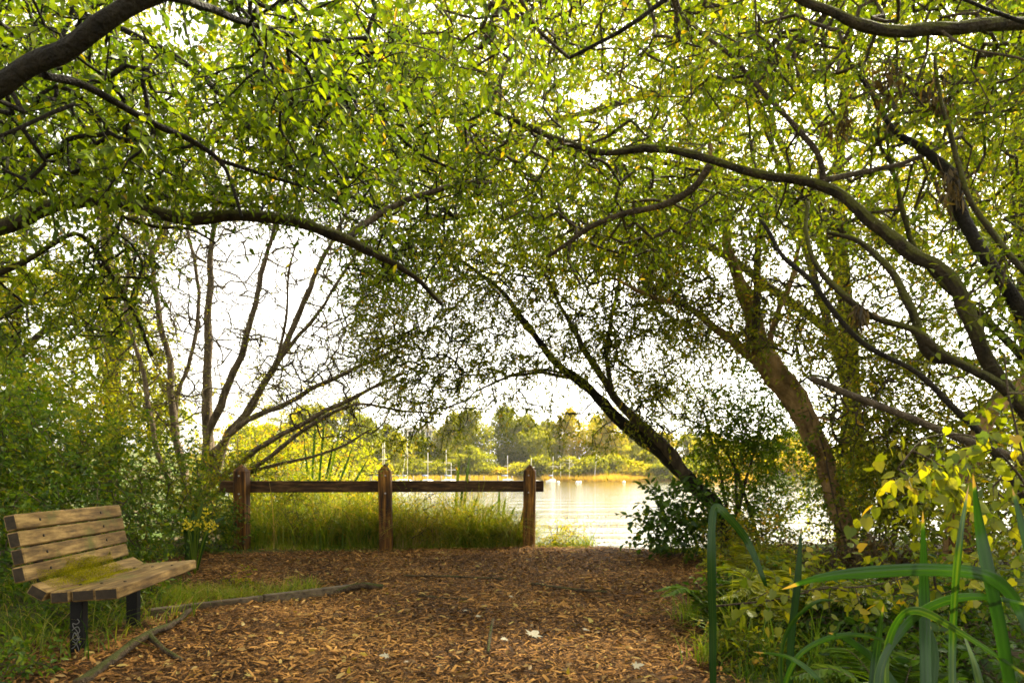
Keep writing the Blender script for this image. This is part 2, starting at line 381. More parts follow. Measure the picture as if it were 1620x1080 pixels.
gx = np.arange(-4.5, 3, .08); gy = np.arange(-1, 10.2, .08); X, Y = np.meshgrid(gx, gy)
Z = hgt(X, Y)+.014+.012*noise3(np.stack([X, Y, 0*X], -1), 6.)
cc = np.stack([(X[:-1, :-1]+.04).ravel(), (Y[:-1, :-1]+.04).ravel()], -1)
cc = cc+.07*np.stack([np.sin(cc[:, 1]*9), np.sin(cc[:, 0]*8)], -1)
ins = in_poly(cc, PATH); nx = len(gx)
q = np.stack([i_ for i_ in np.meshgrid(np.arange(nx-1), np.arange(len(gy)-1))], -1).reshape(-1, 2)[ins]
b = q[:, 1]*nx+q[:, 0]
mb = MB(); mb.add(np.stack([X, Y, Z], -1), [np.stack([b, b+1, b+nx+1, b+nx], -1)], smooth=True)
kind(mb.build('mulch_path', M['mulch']), 'structure')
# bark chips lying on the path: nobody could count them
n = 200000
y = 2.9+7.2*rng.random(n)**1.25; x = -4.6+7.6*rng.random(n)
p2 = np.stack([x, y], -1)+rng.normal(0, .14, (n, 2)); k = in_poly(p2, PATH) & (noise3(np.stack([x, y, 0*x], -1), 2.0, 5.) > -1.15+.95*rng.random(n)); p2 = np.stack([x, y], -1)[k]; n = len(p2)
base = np.stack([p2[:, 0], p2[:, 1], hgt(p2[:, 0], p2[:, 1])+.018+.018*rng.random(n)], -1)
az = rng.uniform(0, 6.28, n); ti = rng.normal(0, .22, n)
d = np.stack([np.cos(az), np.sin(az), ti], -1); up = nrm(np.stack([rng.normal(0, .35, n), rng.normal(0, .35, n), np.ones(n)], -1))
patch = .5+.42*noise3(np.stack([p2[:, 0], p2[:, 1], 0*p2[:, 0]], -1), 2.2)
tint = np.clip(rng.beta(1.6, 2.0, n)*.75+patch*.35-.08, 0, 1)
L = np.clip(rng.lognormal(-3.62, .5, n), .008, .075); Wd = L*rng.uniform(.10, .28, n)
d = nrm(d); s = nrm(np.cross(d, up)); nn = np.cross(s, d)
T = np.array([[0, -.5, 0], [0, .5, .05], [.5, .55, .25], [.5, -.5, .2], [1, .4, 0], [1, -.45, .05]])
v = base[:, None]+d[:, None]*T[None, :, 0:1]*L[:, None, None]+s[:, None]*T[None, :, 1:2]*Wd[:, None, None]+nn[:, None]*T[None, :, 2:3]*Wd[:, None, None]
o6 = np.arange(n)[:, None]*6
mb = MB(); mb.add(v.reshape(-1, 3), [np.vstack([o6+np.array([0, 3, 2, 1]), o6+np.array([3, 5, 4, 2])])], 0, np.repeat(tint, 6))
n = 2600; y = 3.0+6.6*rng.random(n)**1.3; x = -3.6+6*rng.random(n); p2 = np.stack([x, y], -1); p2 = p2[in_poly(p2, PATH)]; n = len(p2)
az = rng.uniform(0, 6.28, n)
leaves(mb, np.stack([p2[:, 0], p2[:, 1], hgt(p2[:, 0], p2[:, 1])+.04], -1), np.stack([np.cos(az), np.sin(az), rng.normal(0, .25, n)], -1), np.stack([rng.normal(0, .5, n), rng.normal(0, .5, n), np.ones(n)], -1), rng.uniform(.03, .07, n), rng.uniform(.012, .03, n), rng.beta(1.3, 2.2, n), 1, 'long')
kind(mb.build('bark_chips', [M['chip'], leaf_mat('litter_leaf', [(0, (.10, .055, .02)), (.4, (.24, .15, .05)), (.8, (.36, .27, .08)), (1, (.42, .36, .10))], .2, .02)]), 'stuff')

# ------------------------------------------------------------------ growing branches and leaves
HOLES = [(470, 445, 90, 105, .06), (395, 440, 55, 85, .15), (285, 45, 60, 45, .2), (345, 75, 40, 40, .35), (300, 480, 60, 70, .6), (725, 15, 70, 22, .35), (585, 45, 45, 30, .4),
         (1020, 565, 30, 24, .2), (930, 165, 35, 30, .35), (1400, 470, 60, 40, .45), (1480, 625, 75, 35, .25), (1130, 600, 40, 35, .3), (1260, 420, 60, 40, .5), (640, 605, 55, 35, .6),
         (885, 625, 60, 26, .3), (740, 650, 50, 26, .45), (980, 640, 36, 30, .45), (420, 300, 40, 40, .5), (560, 420, 40, 50, .4), (700, 560, 50, 30, .6), (1330, 620, 50, 30, .5)]
def keep(px, py):
    k = np.ones(len(px))
    for hx, hy, rx, ry, f in HOLES:
        r = ((px-hx)/rx)**2+((py-hy)/ry)**2
        k = np.minimum(k, f+(1-f)*np.clip((r-.6)/.6, 0, 1))
    return k
DM = 2.3                                           # canopy density
def sample(poly, n, d0, d1, clump=.25, cs=1.0, seed=0., holes=True):   # points in the air, seen inside a photo outline, between two distances
    q = np.asarray(poly, float); lo, hi = q.min(0), q.max(0); out = []; m = 0; n = int(n*DM)
    while m < n:
        p = lo+(hi-lo)*rng.random((4*n, 2)); p = p[in_poly(p, q)]
        if holes: p = p[rng.random(len(p)) < keep(p[:, 0], p[:, 1])]
        d = d0+(d1-d0)*rng.random(len(p))
        w3 = np.stack([(p[:, 0]-CX)/F*d, d, H+(HY-p[:, 1])/F*d], -1)
        w3 = w3[(noise3(w3, cs*2.2, seed) > -1+clump*2*rng.random(len(w3))) & (w3[:, 2] > .15)]
        out.append(w3); m += len(w3)
    return np.concatenate(out)[:n]
def overhead_shade(n, x0, x1, y0, y1, z0, z1):           # unseen crown part added above and behind the viewer to shade the foreground
    return np.array([x0, y0, z0])+np.array([x1-x0, y1-y0, z1-z0])*rng.random((n, 3))
def grow(nodes, targets, step=.45, sag=.04, jit=.10):
    nodes = [np.asarray(q) for q in nodes]; nodes = np.array(nodes); M0 = len(nodes)
    cap = M0+len(targets)*8+10; A = np.zeros((cap, 3)); A[:M0] = nodes; par = np.full(cap, -1); m = M0
    dist = np.array([np.min(np.sum((nodes-t)**2, 1)) for t in targets]); order = np.argsort(dist); tip = np.zeros(len(targets), int)
    for ti in order:
        t = targets[ti]; k = int(np.argmin(np.sum((A[:m]-t)**2, 1))); D = np.linalg.norm(A[k]-t)
        st = int(np.clip(D/step, 1, 6)); a = A[k].copy(); off = rng.normal(0, jit*D, 3)
        for s in range(1, st+1):
            f = s/st; p = a+(t-a)*f+off*math.sin(math.pi*f)*(1 if st > 1 else 0)+np.array([0, 0, sag*D*math.sin(math.pi*f)])
            A[m] = p; par[m] = k; k = m; m += 1
        tip[ti] = k
    cnt = np.ones(m); 
    for q in range(m-1, M0-1, -1):
        if par[q] >= 0: cnt[par[q]] += cnt[q]
    return A[:m], par[:m], cnt, tip, M0
def crown(name, parent, limb_nodes, targets, leafm, barkm, L=(.05, .08), ar=.42, per=14, spray=.38, r0=.0022, tint=(.5, .22), droop=.35, shape='small', step=.45, rmax=.012, upn=.9, jit=.10):
    mb = MB(); A, par, cnt, tip, M0 = grow(limb_nodes, targets, step, jit=jit)
    e = np.arange(M0, len(A)); pa = A[par[e]]; pb = A[e]
    rb = np.minimum(r0*cnt[e]**.42, rmax); ra = np.minimum(r0*np.maximum(cnt[e], 1)**.42*1.15, rmax*1.1)
    pm = (pa+pb)/2+rng.normal(0, .035, pa.shape)*np.linalg.norm(pb-pa, axis=1)[:, None]
    twigs(mb, pa, pm, pb, ra, rb, 4, 1)
    n = len(targets); inc = nrm(targets-A[par[tip]])
    dr = nrm(inc*.7+rng.normal(0, .55, (n, 3))+np.array([0, 0, -droop*.6]))
    ln = spray*rng.uniform(.6, 1.3, n); end = targets+dr*ln[:, None]+np.array([0, 0, -1.])*(droop*.35*ln)[:, None]
    mid = targets+dr*(ln*.5)[:, None]
    twigs(mb, targets, mid, end, np.full(n, r0*.85), np.full(n, r0*.35), 3, 1)
    t = np.tile(np.linspace(-.12, 1.0, per), (n, 1))+rng.uniform(-.04, .04, (n, per))
    a, b_, c_ = targets[:, None], mid[:, None], end[:, None]; tt = t[..., None]
    pos = (1-tt)**2*a+2*tt*(1-tt)*b_+tt**2*c_
    side = nrm(np.cross(dr, rng.normal(0, .4, (n, 3))+np.array([0, 0, 1.])))
    sg = np.where(np.arange(per) % 2 == 0, 1., -1.)[None, :, None]
    ld = dr[:, None]*.55+side[:, None]*sg*.8+rng.normal(0, .35, (n, per, 3))+np.array([0, 0, -droop])
    ln_ = rng.uniform(L[0], L[1], (n, per))
    up = rng.normal(0, .55, (n, per, 3))+np.array([0, 0, upn])
    base_t = tint[0]+.55*tint[1]*rng.normal(0, 1, (n, 1))
    tv = np.clip(base_t+tint[1]*.8*rng.normal(0, 1, (n, per)), 0, 1)
    tv = np.where(rng.random((n, per)) < .004, 1.0, tv)
    leaves(mb, pos.reshape(-1, 3), ld.reshape(-1, 3), up.reshape(-1, 3), ln_.ravel(), ln_.ravel()*ar*rng.uniform(.8, 1.2, n*per), tv.ravel(), 0, shape)
    return mb.build(name, [leafm, barkm], parent)
def limb(root, name, pts, r, barkm, seg=8, rough=.10, k=6):  # pts as (px, py, distance); r in photo pixels at that distance
    c = np.array([P(*q) for q in pts]); rp = np.array([q*p[2]/F/(1+((p[0]-CX)**2+(HY-p[1])**2)/F**2)**.35 for q, p in zip(np.interp(np.linspace(0, 1, len(pts)), np.linspace(0, 1, len(r)), r), pts)])
    return limb3(root, name, c, rp, barkm, seg, rough, k if seg < 12 else 14)
def limb3(root, name, c, rp, barkm, seg=8, rough=.10, k=6):
    c = np.asarray(c, float); cc = catmull(c, k); rr = catmull(np.stack([rp, rp*0, rp*0], -1), k)[:, 0]
    wob = np.stack([noise3(cc, 3.1, 1.), noise3(cc, 3.1, 5.), noise3(cc, 3.1, 9.)], -1)*np.minimum(rr, .03)[:, None]*1.1+np.stack([noise3(cc, 9., 11.), noise3(cc, 9., 15.), noise3(cc, 9., 19.)], -1)*np.minimum(rr, .03)[:, None]*.35
    cc = cc+wob; mb = MB(); tube(mb, cc, np.maximum(rr, .0015), seg if seg < 12 else 40, rough=rough, ridge=0 if seg < 12 else (.13 if seg == 14 else .07))
    mb.build(name, barkm, root); return cc

# ------------------------------------------------------------------ the framing trees
# tree leaning in at the upper left
t = thing('leaning_tree', 'thick dark leaning trunk crossing the upper left corner, with broad green leaves', 'tree', (-3.7, 3.2, 0))
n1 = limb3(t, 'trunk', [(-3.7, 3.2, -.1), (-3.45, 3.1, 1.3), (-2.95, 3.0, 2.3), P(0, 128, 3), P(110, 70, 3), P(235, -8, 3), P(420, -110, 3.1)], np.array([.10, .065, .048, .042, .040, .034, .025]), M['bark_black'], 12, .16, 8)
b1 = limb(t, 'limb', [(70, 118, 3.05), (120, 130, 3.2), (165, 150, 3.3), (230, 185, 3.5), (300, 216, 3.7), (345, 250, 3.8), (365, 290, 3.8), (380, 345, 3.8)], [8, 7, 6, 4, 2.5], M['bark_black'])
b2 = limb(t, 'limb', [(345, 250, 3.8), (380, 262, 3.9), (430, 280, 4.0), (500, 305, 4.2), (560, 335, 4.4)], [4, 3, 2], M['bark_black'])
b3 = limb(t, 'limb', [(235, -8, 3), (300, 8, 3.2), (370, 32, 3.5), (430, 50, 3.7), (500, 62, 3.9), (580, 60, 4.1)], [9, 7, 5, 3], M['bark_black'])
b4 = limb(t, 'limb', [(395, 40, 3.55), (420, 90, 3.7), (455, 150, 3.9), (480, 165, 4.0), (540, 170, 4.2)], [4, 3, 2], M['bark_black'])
b5 = limb(t, 'limb', [(120, 165, 3.2), (60, 190, 3.1), (-20, 222, 3.0)], [4, 4, 3], M['bark_black'])
tg = np.concatenate([sample([(-200, -150), (560, -150), (640, 120), (430, 240), (300, 130), (200, 300), (-200, 330)], 430, 3.2, 5.4, .55, 1., 1.), sample([(40, 150), (230, 170), (330, 300), (160, 310), (30, 260)], 40, 3.4, 4.4, .3), sample([(380, 120), (640, 60), (640, 300), (440, 300)], 70, 3.6, 4.6, .4), overhead_shade(420, -6, .5, -6, 2.6, 3.3, 6)])
crown('crown', t, np.concatenate([n1[20:], b1, b2, b3, b4, b5]), tg, M['leaf_near'], M['bark_black'], (.038, .074), .44, 11, .34, .0028, (.42, .22), .4, 'long')
# tree with the long mossy limb
t = thing('mossy_limb_tree', 'tree at the left edge whose long mossy limb reaches across above the bench', 'tree', (-4.9, 5.0, 0))
n1 = limb3(t, 'trunk', [(-4.9, 5.0, -.1), (-4.75, 5.0, 1.0), (-4.5, 4.9, 2.2), (-4.5, 5, 3.4), (-4.3, 5.2, 4.8), (-4.0, 5.6, 6.4)], np.array([.2, .16, .14, .12, .09, .05]), M['bark_mossy'], 12, .14, 8)
a1 = limb(t, 'limb', [(-160, 395, 4.9), (-60, 375, 4.9), (0, 353, 4.9), (60, 330, 4.9), (120, 317, 4.9), (170, 317, 4.9), (215, 328, 4.9), (265, 338, 4.9), (330, 337, 4.9), (400, 339, 4.95), (450, 345, 5), (500, 360, 5.1), (560, 383, 5.2), (620, 410, 5.4), (660, 440, 5.6), (700, 480, 5.8)], [16, 14.5, 13, 12, 11, 10, 8.5, 6, 3.5], M['bark_mossy'], 10, .13)
a2 = limb(t, 'limb', [(160, 320, 4.9), (200, 345, 5.0), (250, 358, 5.1), (300, 362, 5.3), (340, 385, 5.5)], [4, 3, 2], M['bark_mossy'])
a3 = limb(t, 'limb', [(545, 378, 5.2), (585, 350, 5.4), (640, 320, 5.6), (690, 300, 5.8), (740, 290, 6.0), (785, 287, 6.2)], [6, 5, 4, 3], M['bark_grey'])
a4 = limb(t, 'limb', [(-140, 60, 5.2), (0, 20, 5.3), (130, 20, 5.4), (260, 80, 5.5), (350, 150, 5.6), (420, 230, 5.7), (500, 290, 5.8), (600, 330, 6.0)], [9, 7, 6, 5, 3.5, 2.5], M['bark_black'])
a5 = limb(t, 'limb', [(440, 60, 5.6), (500, 95, 5.6), (560, 120, 5.7), (610, 190, 5.8), (660, 240, 5.9), (720, 270, 6.0)], [4, 3, 2.5], M['bark_black'])
a6 = limb(t, 'limb', [(-120, 480, 5), (0, 430, 5), (60, 400, 5.1), (130, 370, 5.3), (200, 470, 5.6), (240, 560, 5.9)], [7, 5, 4, 3], M['bark_mossy'])
tg = np.concatenate([sample([(-200, 40), (330, 60), (420, 330), (200, 300), (-200, 330)], 420, 5, 8, .5, 1., 2.), sample([(330, 60), (700, 20), (800, 250), (700, 420), (560, 470), (420, 330)], 600, 5.4, 8.5, .5, 1.1, 3.),
                     sample([(-200, 370), (180, 350), (260, 420), (180, 540), (-200, 600)], 200, 4.8, 6.5, .5, 1., 4.), sample([(150, 300), (480, 300), (480, 335), (180, 312)], 40, 4.8, 5.2)])
crown('crown', t, np.concatenate([a1, a2, a3, a4, a5, a6]), tg, M['leaf_near'], M['bark_black'], (.038, .068), .4, 12, .36, .0030, (.45, .2), .35, 'long')
# bare many-stemmed willow by the left end of the fence
D = 11.6
t = thing('bare_willow', 'many-stemmed grey willow with bare fanning stems behind the left end of the fence', 'tree', (-5.3, D, -.1))
st = []
root_p = [(318, 835, D), (322, 770, D)]
for pts, r in [(root_p+[(330, 700, D), (326, 640, D), (331, 560, D), (330, 470, D), (334, 390, D), (342, 300, D), (338, 200, D), (345, 90, D)], [15, 14, 12, 9, 7, 5, 3]),
               ([(325, 760, D), (328, 690, D-.1), (352, 630, D-.2), (385, 545, D-.3), (410, 450, D-.4), (430, 370, D-.5), (447, 300, D-.6), (470, 200, D-.6)], [12, 10, 8, 6, 4, 3]),
               ([(335, 760, D+.1), (360, 690, D), (400, 640, D), (440, 570, D), (475, 490, D), (505, 420, D), (540, 355, D), (590, 250, D)], [11, 9, 8, 7, 5, 3]),
               ([(430, 585, D), (480, 520, D-.3), (530, 455, D-.5), (580, 380, D-.8)], [5, 4, 3]),
               ([(300, 790, D), (285, 720, D), (273, 640, D), (266, 570, D), (250, 495, D), (240, 420, D), (225, 330, D), (230, 250, D)], [12, 9, 8, 7, 5, 3]),
               ([(280, 690, D+.2), (278, 635, D+.3), (300, 570, D+.4), (316, 490, D+.5), (310, 420, D+.5), (296, 370, D+.5), (290, 250, D+.6)], [6, 5, 4, 3]),
               ([(270, 780, D-.2), (240, 680, D-.3), (226, 600, D-.3), (206, 520, D-.4), (197, 470, D-.4), (202, 430, D-.4), (190, 330, D)], [7, 6, 5, 4, 3]),
               ([(330, 720, D-.3), (370, 680, D-.5), (420, 652, D-.7), (470, 630, D-.9), (540, 592, D-1.1), (600, 563, D-1.3), (640, 545, D-1.4)], [8, 7, 6, 5, 3]),
               ([(300, 800, D-.4), (350, 755, D-.6), (410, 712, D-.9), (470, 672, D-1.1), (540, 638, D-1.3), (590, 612, D-1.4), (640, 590, D-1.5)], [9, 7.5, 6, 5, 3]),
               ([(310, 810, D-.4), (360, 765, D-.7), (420, 728, D-1), (490, 672, D-1.2), (560, 640, D-1.5), (640, 650, D-1.6), (700, 655, D-1.7)], [7, 6, 5, 3, 2]),
               ([(300, 815, D-.3), (330, 770, D-.5), (400, 745, D-.8), (470, 728, D-1.), (540, 706, D-1.2), (585, 680, D-1.3)], [6, 5, 3.5, 2]),
               ([(360, 690, D-.2), (420, 600, D-.3), (450, 520, D-.4), (455, 440, D-.5), (470, 380, D-.5)], [5, 4, 3, 2])]:
    st.append(limb(t, 'stem', pts, [q*.68 for q in r], M['bark_pale'], 8, .12))
tg = np.concatenate([sample([(150, 330), (330, 300), (330, 640), (240, 700), (150, 560)], 200, D-1, D+1.2, .5), sample([(330, 300), (620, 300), (650, 560), (520, 620), (380, 640)], 200, D-1.2, D+.6, .1, 3.),
                     sample([(400, 560), (640, 520), (720, 650), (600, 690), (450, 700)], 140, D-1.8, D-.4, .3)])
bt = sample([(180, 330), (330, 300), (640, 300), (660, 560), (520, 620), (380, 650), (250, 660)], 640, D-1.1, D+.7, .0, 1., 3., False)
crown('twiggy_growth', t, np.concatenate(st), bt, M['leaf_gold'], M['bark_pale'], (.03, .05), .4, 1, .8, .0050, (.45, .3), .0, 'small', .6, jit=.035)
crown('crown', t, np.concatenate(st), tg, M['leaf_gold'], M['bark_grey'], (.04, .065), .4, 5, .75, .0050, (.45, .3), .1, 'small', .35)
# leaning alder over the water
D = 9.8
t = thing('leaning_alder', 'dark twin-stemmed tree leaning left over the water, its twigs hanging above the fence', 'tree', (3.05, D, -.1))
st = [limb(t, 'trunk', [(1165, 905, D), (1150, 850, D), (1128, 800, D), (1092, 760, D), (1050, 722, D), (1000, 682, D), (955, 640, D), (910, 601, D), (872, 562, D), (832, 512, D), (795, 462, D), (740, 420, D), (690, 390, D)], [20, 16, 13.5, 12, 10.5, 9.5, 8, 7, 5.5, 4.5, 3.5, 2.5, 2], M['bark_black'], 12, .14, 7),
      limb(t, 'limb', [(1085, 752, D-.1), (1050, 708, D-.1), (1010, 668, D-.15), (968, 622, D-.2), (942, 582, D-.2), (915, 538, D-.3), (890, 490, D-.4), (860, 430, D-.5)], [10, 9, 7, 6, 5, 3.5, 2.5], M['bark_grey'], 8),
      limb(t, 'limb', [(1010, 690, D), (965, 650, D), (925, 612, D), (890, 596, D), (850, 590, D-.2), (800, 598, D-.3), (750, 620, D-.4)], [6, 4.5, 3, 2.2, 1.5], M['bark_grey'], 8),
      limb(t, 'limb', [(895, 590, D), (850, 585, D+.2), (800, 596, D+.2)], [2.5, 2, 1.2], M['bark_black'], 6),
      limb(t, 'limb', [(968, 622, D-.2), (960, 540, D), (975, 470, D+.2), (990, 400, D+.3)], [4, 3.5, 2.5], M['bark_grey'], 6)]
tg = np.concatenate([sample([(560, 380), (1000, 360), (1090, 460), (1060, 540), (940, 560), (850, 580), (770, 600), (700, 610), (620, 620), (560, 560)], 950, 8.4, 11.2, .55, .9, 6.),
                     sample([(600, 560), (1060, 560), (1060, 650), (860, 650), (700, 650), (610, 650)], 130, 8.8, 11, .5, 1., 7.), sample([(620, 590), (760, 590), (730, 700), (660, 740), (610, 700)], 45, 9, 10.5, .4), sample([(780, 640), (1060, 640), (1050, 700), (960, 730), (860, 690)], 26, 9, 10.3, .3),
                     sample([(940, 540), (1120, 500), (1130, 700), (1040, 690), (980, 620)], 170, 9.2, 11, .4)])
crown('crown', t, np.concatenate(st), tg, M['leaf_willow'], M['bark_black'], (.052, .082), .36, 14, .42, .0030, (.52, .22), .4, 'small')
# brown ridged tree on the right bank
D = 8.0
t = thing('ridged_tree', 'stout brown tree with ridged bark leaning left on the right bank', 'tree', (3.95, D, 0))
st = [limb(t, 'trunk', [(1352, 915, D), (1338, 860, D), (1326, 810, D), (1312, 755, D), (1290, 700, D), (1258, 635, D), (1222, 582, D), (1198, 540, D), (1187, 490, D), (1168, 440, D), (1150, 385, D), (1140, 310, D), (1120, 220, D)], [22, 17, 15, 14.5, 16, 18, 18.5, 16, 12.5, 9.5, 7, 5, 3.5], M['bark_brown'], 14, .10, 8),
      limb(t, 'limb', [(1215, 585, D), (1180, 555, D), (1148, 530, D), (1112, 500, D), (1080, 482, D), (1030, 468, D), (970, 440, D)], [10, 8, 6.5, 5, 3.5, 2.5], M['bark_brown'], 8),
      limb(t, 'limb', [(1215, 565, D), (1222, 520, D+.1), (1240, 470, D+.2), (1258, 420, D+.3), (1272, 350, D+.3), (1300, 260, D+.4)], [6, 5, 4, 3], M['bark_brown'], 8),
      limb(t, 'limb', [(1195, 535, D-.1), (1198, 460, D-.2), (1203, 390, D-.3), (1200, 320, D-.3), (1190, 220, D-.4)], [7, 6, 5, 3], M['bark_grey'], 8),
      limb(t, 'limb', [(1310, 750, D-.1), (1290, 668, D-.4), (1320, 664, D-.5)], [3, 3, 2], M['bark_brown'], 6)]
tg = np.concatenate([sample([(980, 280), (1440, 280), (1520, 560), (1420, 640), (1250, 560), (1120, 560), (1020, 480)], 1100, 7, 10.5, .5, .9, 8.), sample([(1260, 560), (1600, 560), (1640, 720), (1330, 720)], 330, 7, 9.5, .4, 1, 9.)])
crown('crown', t, np.concatenate(st), tg, M['leaf_willow'], M['bark_grey'], (.048, .075), .4, 12, .4, .0030, (.54, .22), .35, 'small')
# dark arching tree at the right edge
t = thing('arching_tree', 'dark many-limbed tree arching in from the right edge over the path', 'tree', (3.85, 4.4, 0))
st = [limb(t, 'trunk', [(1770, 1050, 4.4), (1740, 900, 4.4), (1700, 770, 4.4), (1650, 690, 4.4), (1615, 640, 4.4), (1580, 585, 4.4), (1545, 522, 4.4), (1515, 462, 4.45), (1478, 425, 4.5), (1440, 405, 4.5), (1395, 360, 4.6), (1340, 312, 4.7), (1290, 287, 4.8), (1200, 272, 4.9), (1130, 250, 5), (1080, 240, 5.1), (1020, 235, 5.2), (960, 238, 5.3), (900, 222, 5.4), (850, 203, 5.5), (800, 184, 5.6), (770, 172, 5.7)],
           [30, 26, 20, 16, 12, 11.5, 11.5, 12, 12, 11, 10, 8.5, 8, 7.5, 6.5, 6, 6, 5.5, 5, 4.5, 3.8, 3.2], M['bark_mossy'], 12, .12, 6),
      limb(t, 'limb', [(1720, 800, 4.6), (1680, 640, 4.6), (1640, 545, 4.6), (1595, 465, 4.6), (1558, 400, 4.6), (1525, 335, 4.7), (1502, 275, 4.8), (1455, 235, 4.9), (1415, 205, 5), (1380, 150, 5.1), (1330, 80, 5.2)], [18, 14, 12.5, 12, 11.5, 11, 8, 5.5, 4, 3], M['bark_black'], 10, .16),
      limb(t, 'limb', [(1622, 650, 4.3), (1580, 608, 4.3), (1540, 580, 4.2), (1490, 552, 4.2), (1445, 522, 4.2), (1390, 505, 4.3), (1350, 482, 4.3), (1305, 435, 4.4), (1280, 380, 4.5), (1278, 320, 4.6)], [11, 9, 8, 7.5, 6.5, 6, 5, 4, 3], M['bark_mossy'], 8),
      limb(t, 'limb', [(1520, 565, 4.25), (1480, 561, 4.3), (1456, 530, 4.3), (1438, 478, 4.3), (1400, 420, 4.4), (1360, 385, 4.5), (1310, 370, 4.6)], [8, 8, 7.5, 6.5, 5, 3], M['bark_mossy'], 8),
      limb(t, 'limb', [(1690, 860, 3.9), (1620, 785, 3.9), (1575, 720, 3.95), (1530, 668, 4), (1450, 592, 4.1), (1380, 557, 4.2), (1330, 510, 4.3), (1282, 442, 4.4), (1240, 402, 4.5), (1205, 348, 4.6)], [6.5, 6, 5.5, 5, 4.5, 4, 3], M['bark_black'], 8),
      limb(t, 'limb', [(1300, 290, 4.8), (1298, 268, 4.8), (1287, 237, 4.8), (1258, 200, 4.85), (1210, 148, 4.9), (1154, 85, 5), (1098, 46, 5.1), (1060, -10, 5.2)], [5.5, 5, 4, 3], M['bark_grey'], 8),
      limb(t, 'limb', [(1300, 282, 4.8), (1370, 270, 4.9), (1440, 254, 5), (1520, 215, 5.1)], [5.5, 5, 4, 3], M['bark_grey'], 8),
      limb(t, 'limb', [(1125, 258, 5), (1095, 295, 5.1), (1050, 322, 5.2), (990, 338, 5.3), (940, 356, 5.4), (905, 382, 5.5), (870, 405, 5.6)], [7, 6, 5.5, 5, 4, 3], M['bark_grey'], 8),
      limb(t, 'limb', [(905, 380, 5.5), (903, 410, 5.5), (918, 450, 5.6)], [3.5, 3, 2], M['bark_grey'], 6),
      limb(t, 'limb', [(774, 174, 5.7), (790, 130, 5.7), (815, 68, 5.8), (860, -20, 5.9)], [3.6, 3, 2.4], M['bark_grey'], 6),
      limb(t, 'broken_limb', [(1700, 745, 3.7), (1620, 722, 3.7), (1540, 698, 3.7), (1440, 664, 3.7), (1350, 630, 3.7), (1281, 598, 3.7)], [8, 7.5, 7, 6.5, 5.5], M['bark_grey'], 8),
      limb(t, 'limb', [(1620, 560, 5), (1560, 500, 5), (1500, 455, 5.1), (1440, 380, 5.2), (1420, 300, 5.3), (1400, 200, 5.4)], [8, 7, 5, 4, 3], M['bark_mossy'], 8),
      limb(t, 'limb', [(1660, 480, 4.2), (1600, 410, 4.3), (1530, 300, 4.4), (1500, 200, 4.5), (1480, 90, 4.6)], [6, 5, 4, 3], M['bark_mossy'], 8)]
tg = np.concatenate([sample([(640, -150), (1800, -150), (1800, 430), (1500, 420), (1300, 280), (1100, 240), (900, 240), (760, 180)], 1050, 5.0, 8.5, .5, 1., 11.),
                     sample([(740, 190), (900, 230), (1290, 300), (1380, 420), (1200, 340), (1040, 420), (820, 380), (700, 300)], 420, 5.4, 8, .5, 1.1, 12.),
                     sample([(1450, 400), (1750, 380), (1750, 640), (1560, 560)], 90, 4, 5.5, .4)])
crown('crown', t, np.concatenate(st[:10]+st[11:]), tg, M['leaf_near'], M['bark_grey'], (.042, .070), .4, 12, .36, .0030, (.52, .19), .4, 'long')
# limb crossing the top right corner, from a tree beside the path
t = thing('corner_tree', 'tree whose smooth grey limb bends along the top right corner', 'tree', (4.5, 4.2, 0))
st = [limb(t, 'trunk', [(1960, 1040, 4.2), (1940, 700, 4.2), (1900, 400, 4.2), (1850, 180, 4.2), (1760, 60, 4.2), (1690, 38, 4.2), (1620, 36, 4.2), (1540, 40, 4.2), (1470, 36, 4.2), (1420, 42, 4.2), (1365, 38, 4.2), (1310, 18, 4.2), (1255, -6, 4.2), (1150, -80, 4.2)], [40, 34, 28, 22, 16, 13, 12, 12, 11.5, 11, 10, 8.5, 7, 6], M['bark_mossy'], 12, .12),
      limb(t, 'limb', [(1720, 60, 4.2), (1640, 40, 4), (1580, 20, 4), (1520, -5, 4.)], [5, 4, 3], M['bark_black'], 8),
      limb(t, 'limb', [(1080, -20, 4.4), (1050, 4, 4.4), (1000, 40, 4.4), (960, 62, 4.5), (900, 90, 4.6)], [5, 4.5, 4, 3], M['bark_black'], 8),
      limb(t, 'limb', [(1480, 40, 4.2), (1530, 75, 4.1), (1600, 90, 4.0), (1680, 110, 3.9)], [3, 2.5, 2], M['bark_grey'], 6)]
tg = np.concatenate([sample([(980, -150), (1800, -150), (1800, 240), (1500, 200), (1200, 140), (1000, 90)], 330, 4.2, 6.0, .55, 1., 14.), sample([(580, -60), (840, -60), (860, 100), (760, 150), (650, 100)], 36, 3.0, 4.0, .4), overhead_shade(420, -.5, 6, -6, 2.6, 3.3, 6)])
crown('crown', t, np.concatenate(st), tg, M['leaf_near'], M['bark_grey'], (.042, .068), .42, 11, .34, .0028, (.52, .19), .4, 'long')
# brown trunk leaning right behind the arching tree
t = thing('slanting_tree', 'light brown trunk slanting up to the right behind the dark arching limbs', 'tree', (4.7, 6.8, 0))
st = [limb(t, 'trunk', [(1500, 930, 6.8), (1515, 820, 6.8), (1530, 740, 6.8), (1550, 680, 6.8), (1590, 630, 6.8), (1640, 585, 6.8), (1720, 520, 6.8), (1780, 400, 6.8), (1800, 250, 6.9)], [18, 17, 16, 16, 16, 15, 13, 10, 6], M['bark_brown'], 10, .12)]
tg = sample([(1420, 100), (1850, 100), (1850, 560), (1560, 480)], 260, 6, 8.5, .4, 1., 15.)
crown('crown', t, np.concatenate(st), tg, M['leaf_gold'], M['bark_grey'], (.055, .085), .42, 12, .4, .0024, (.4, .24), .35, 'small')
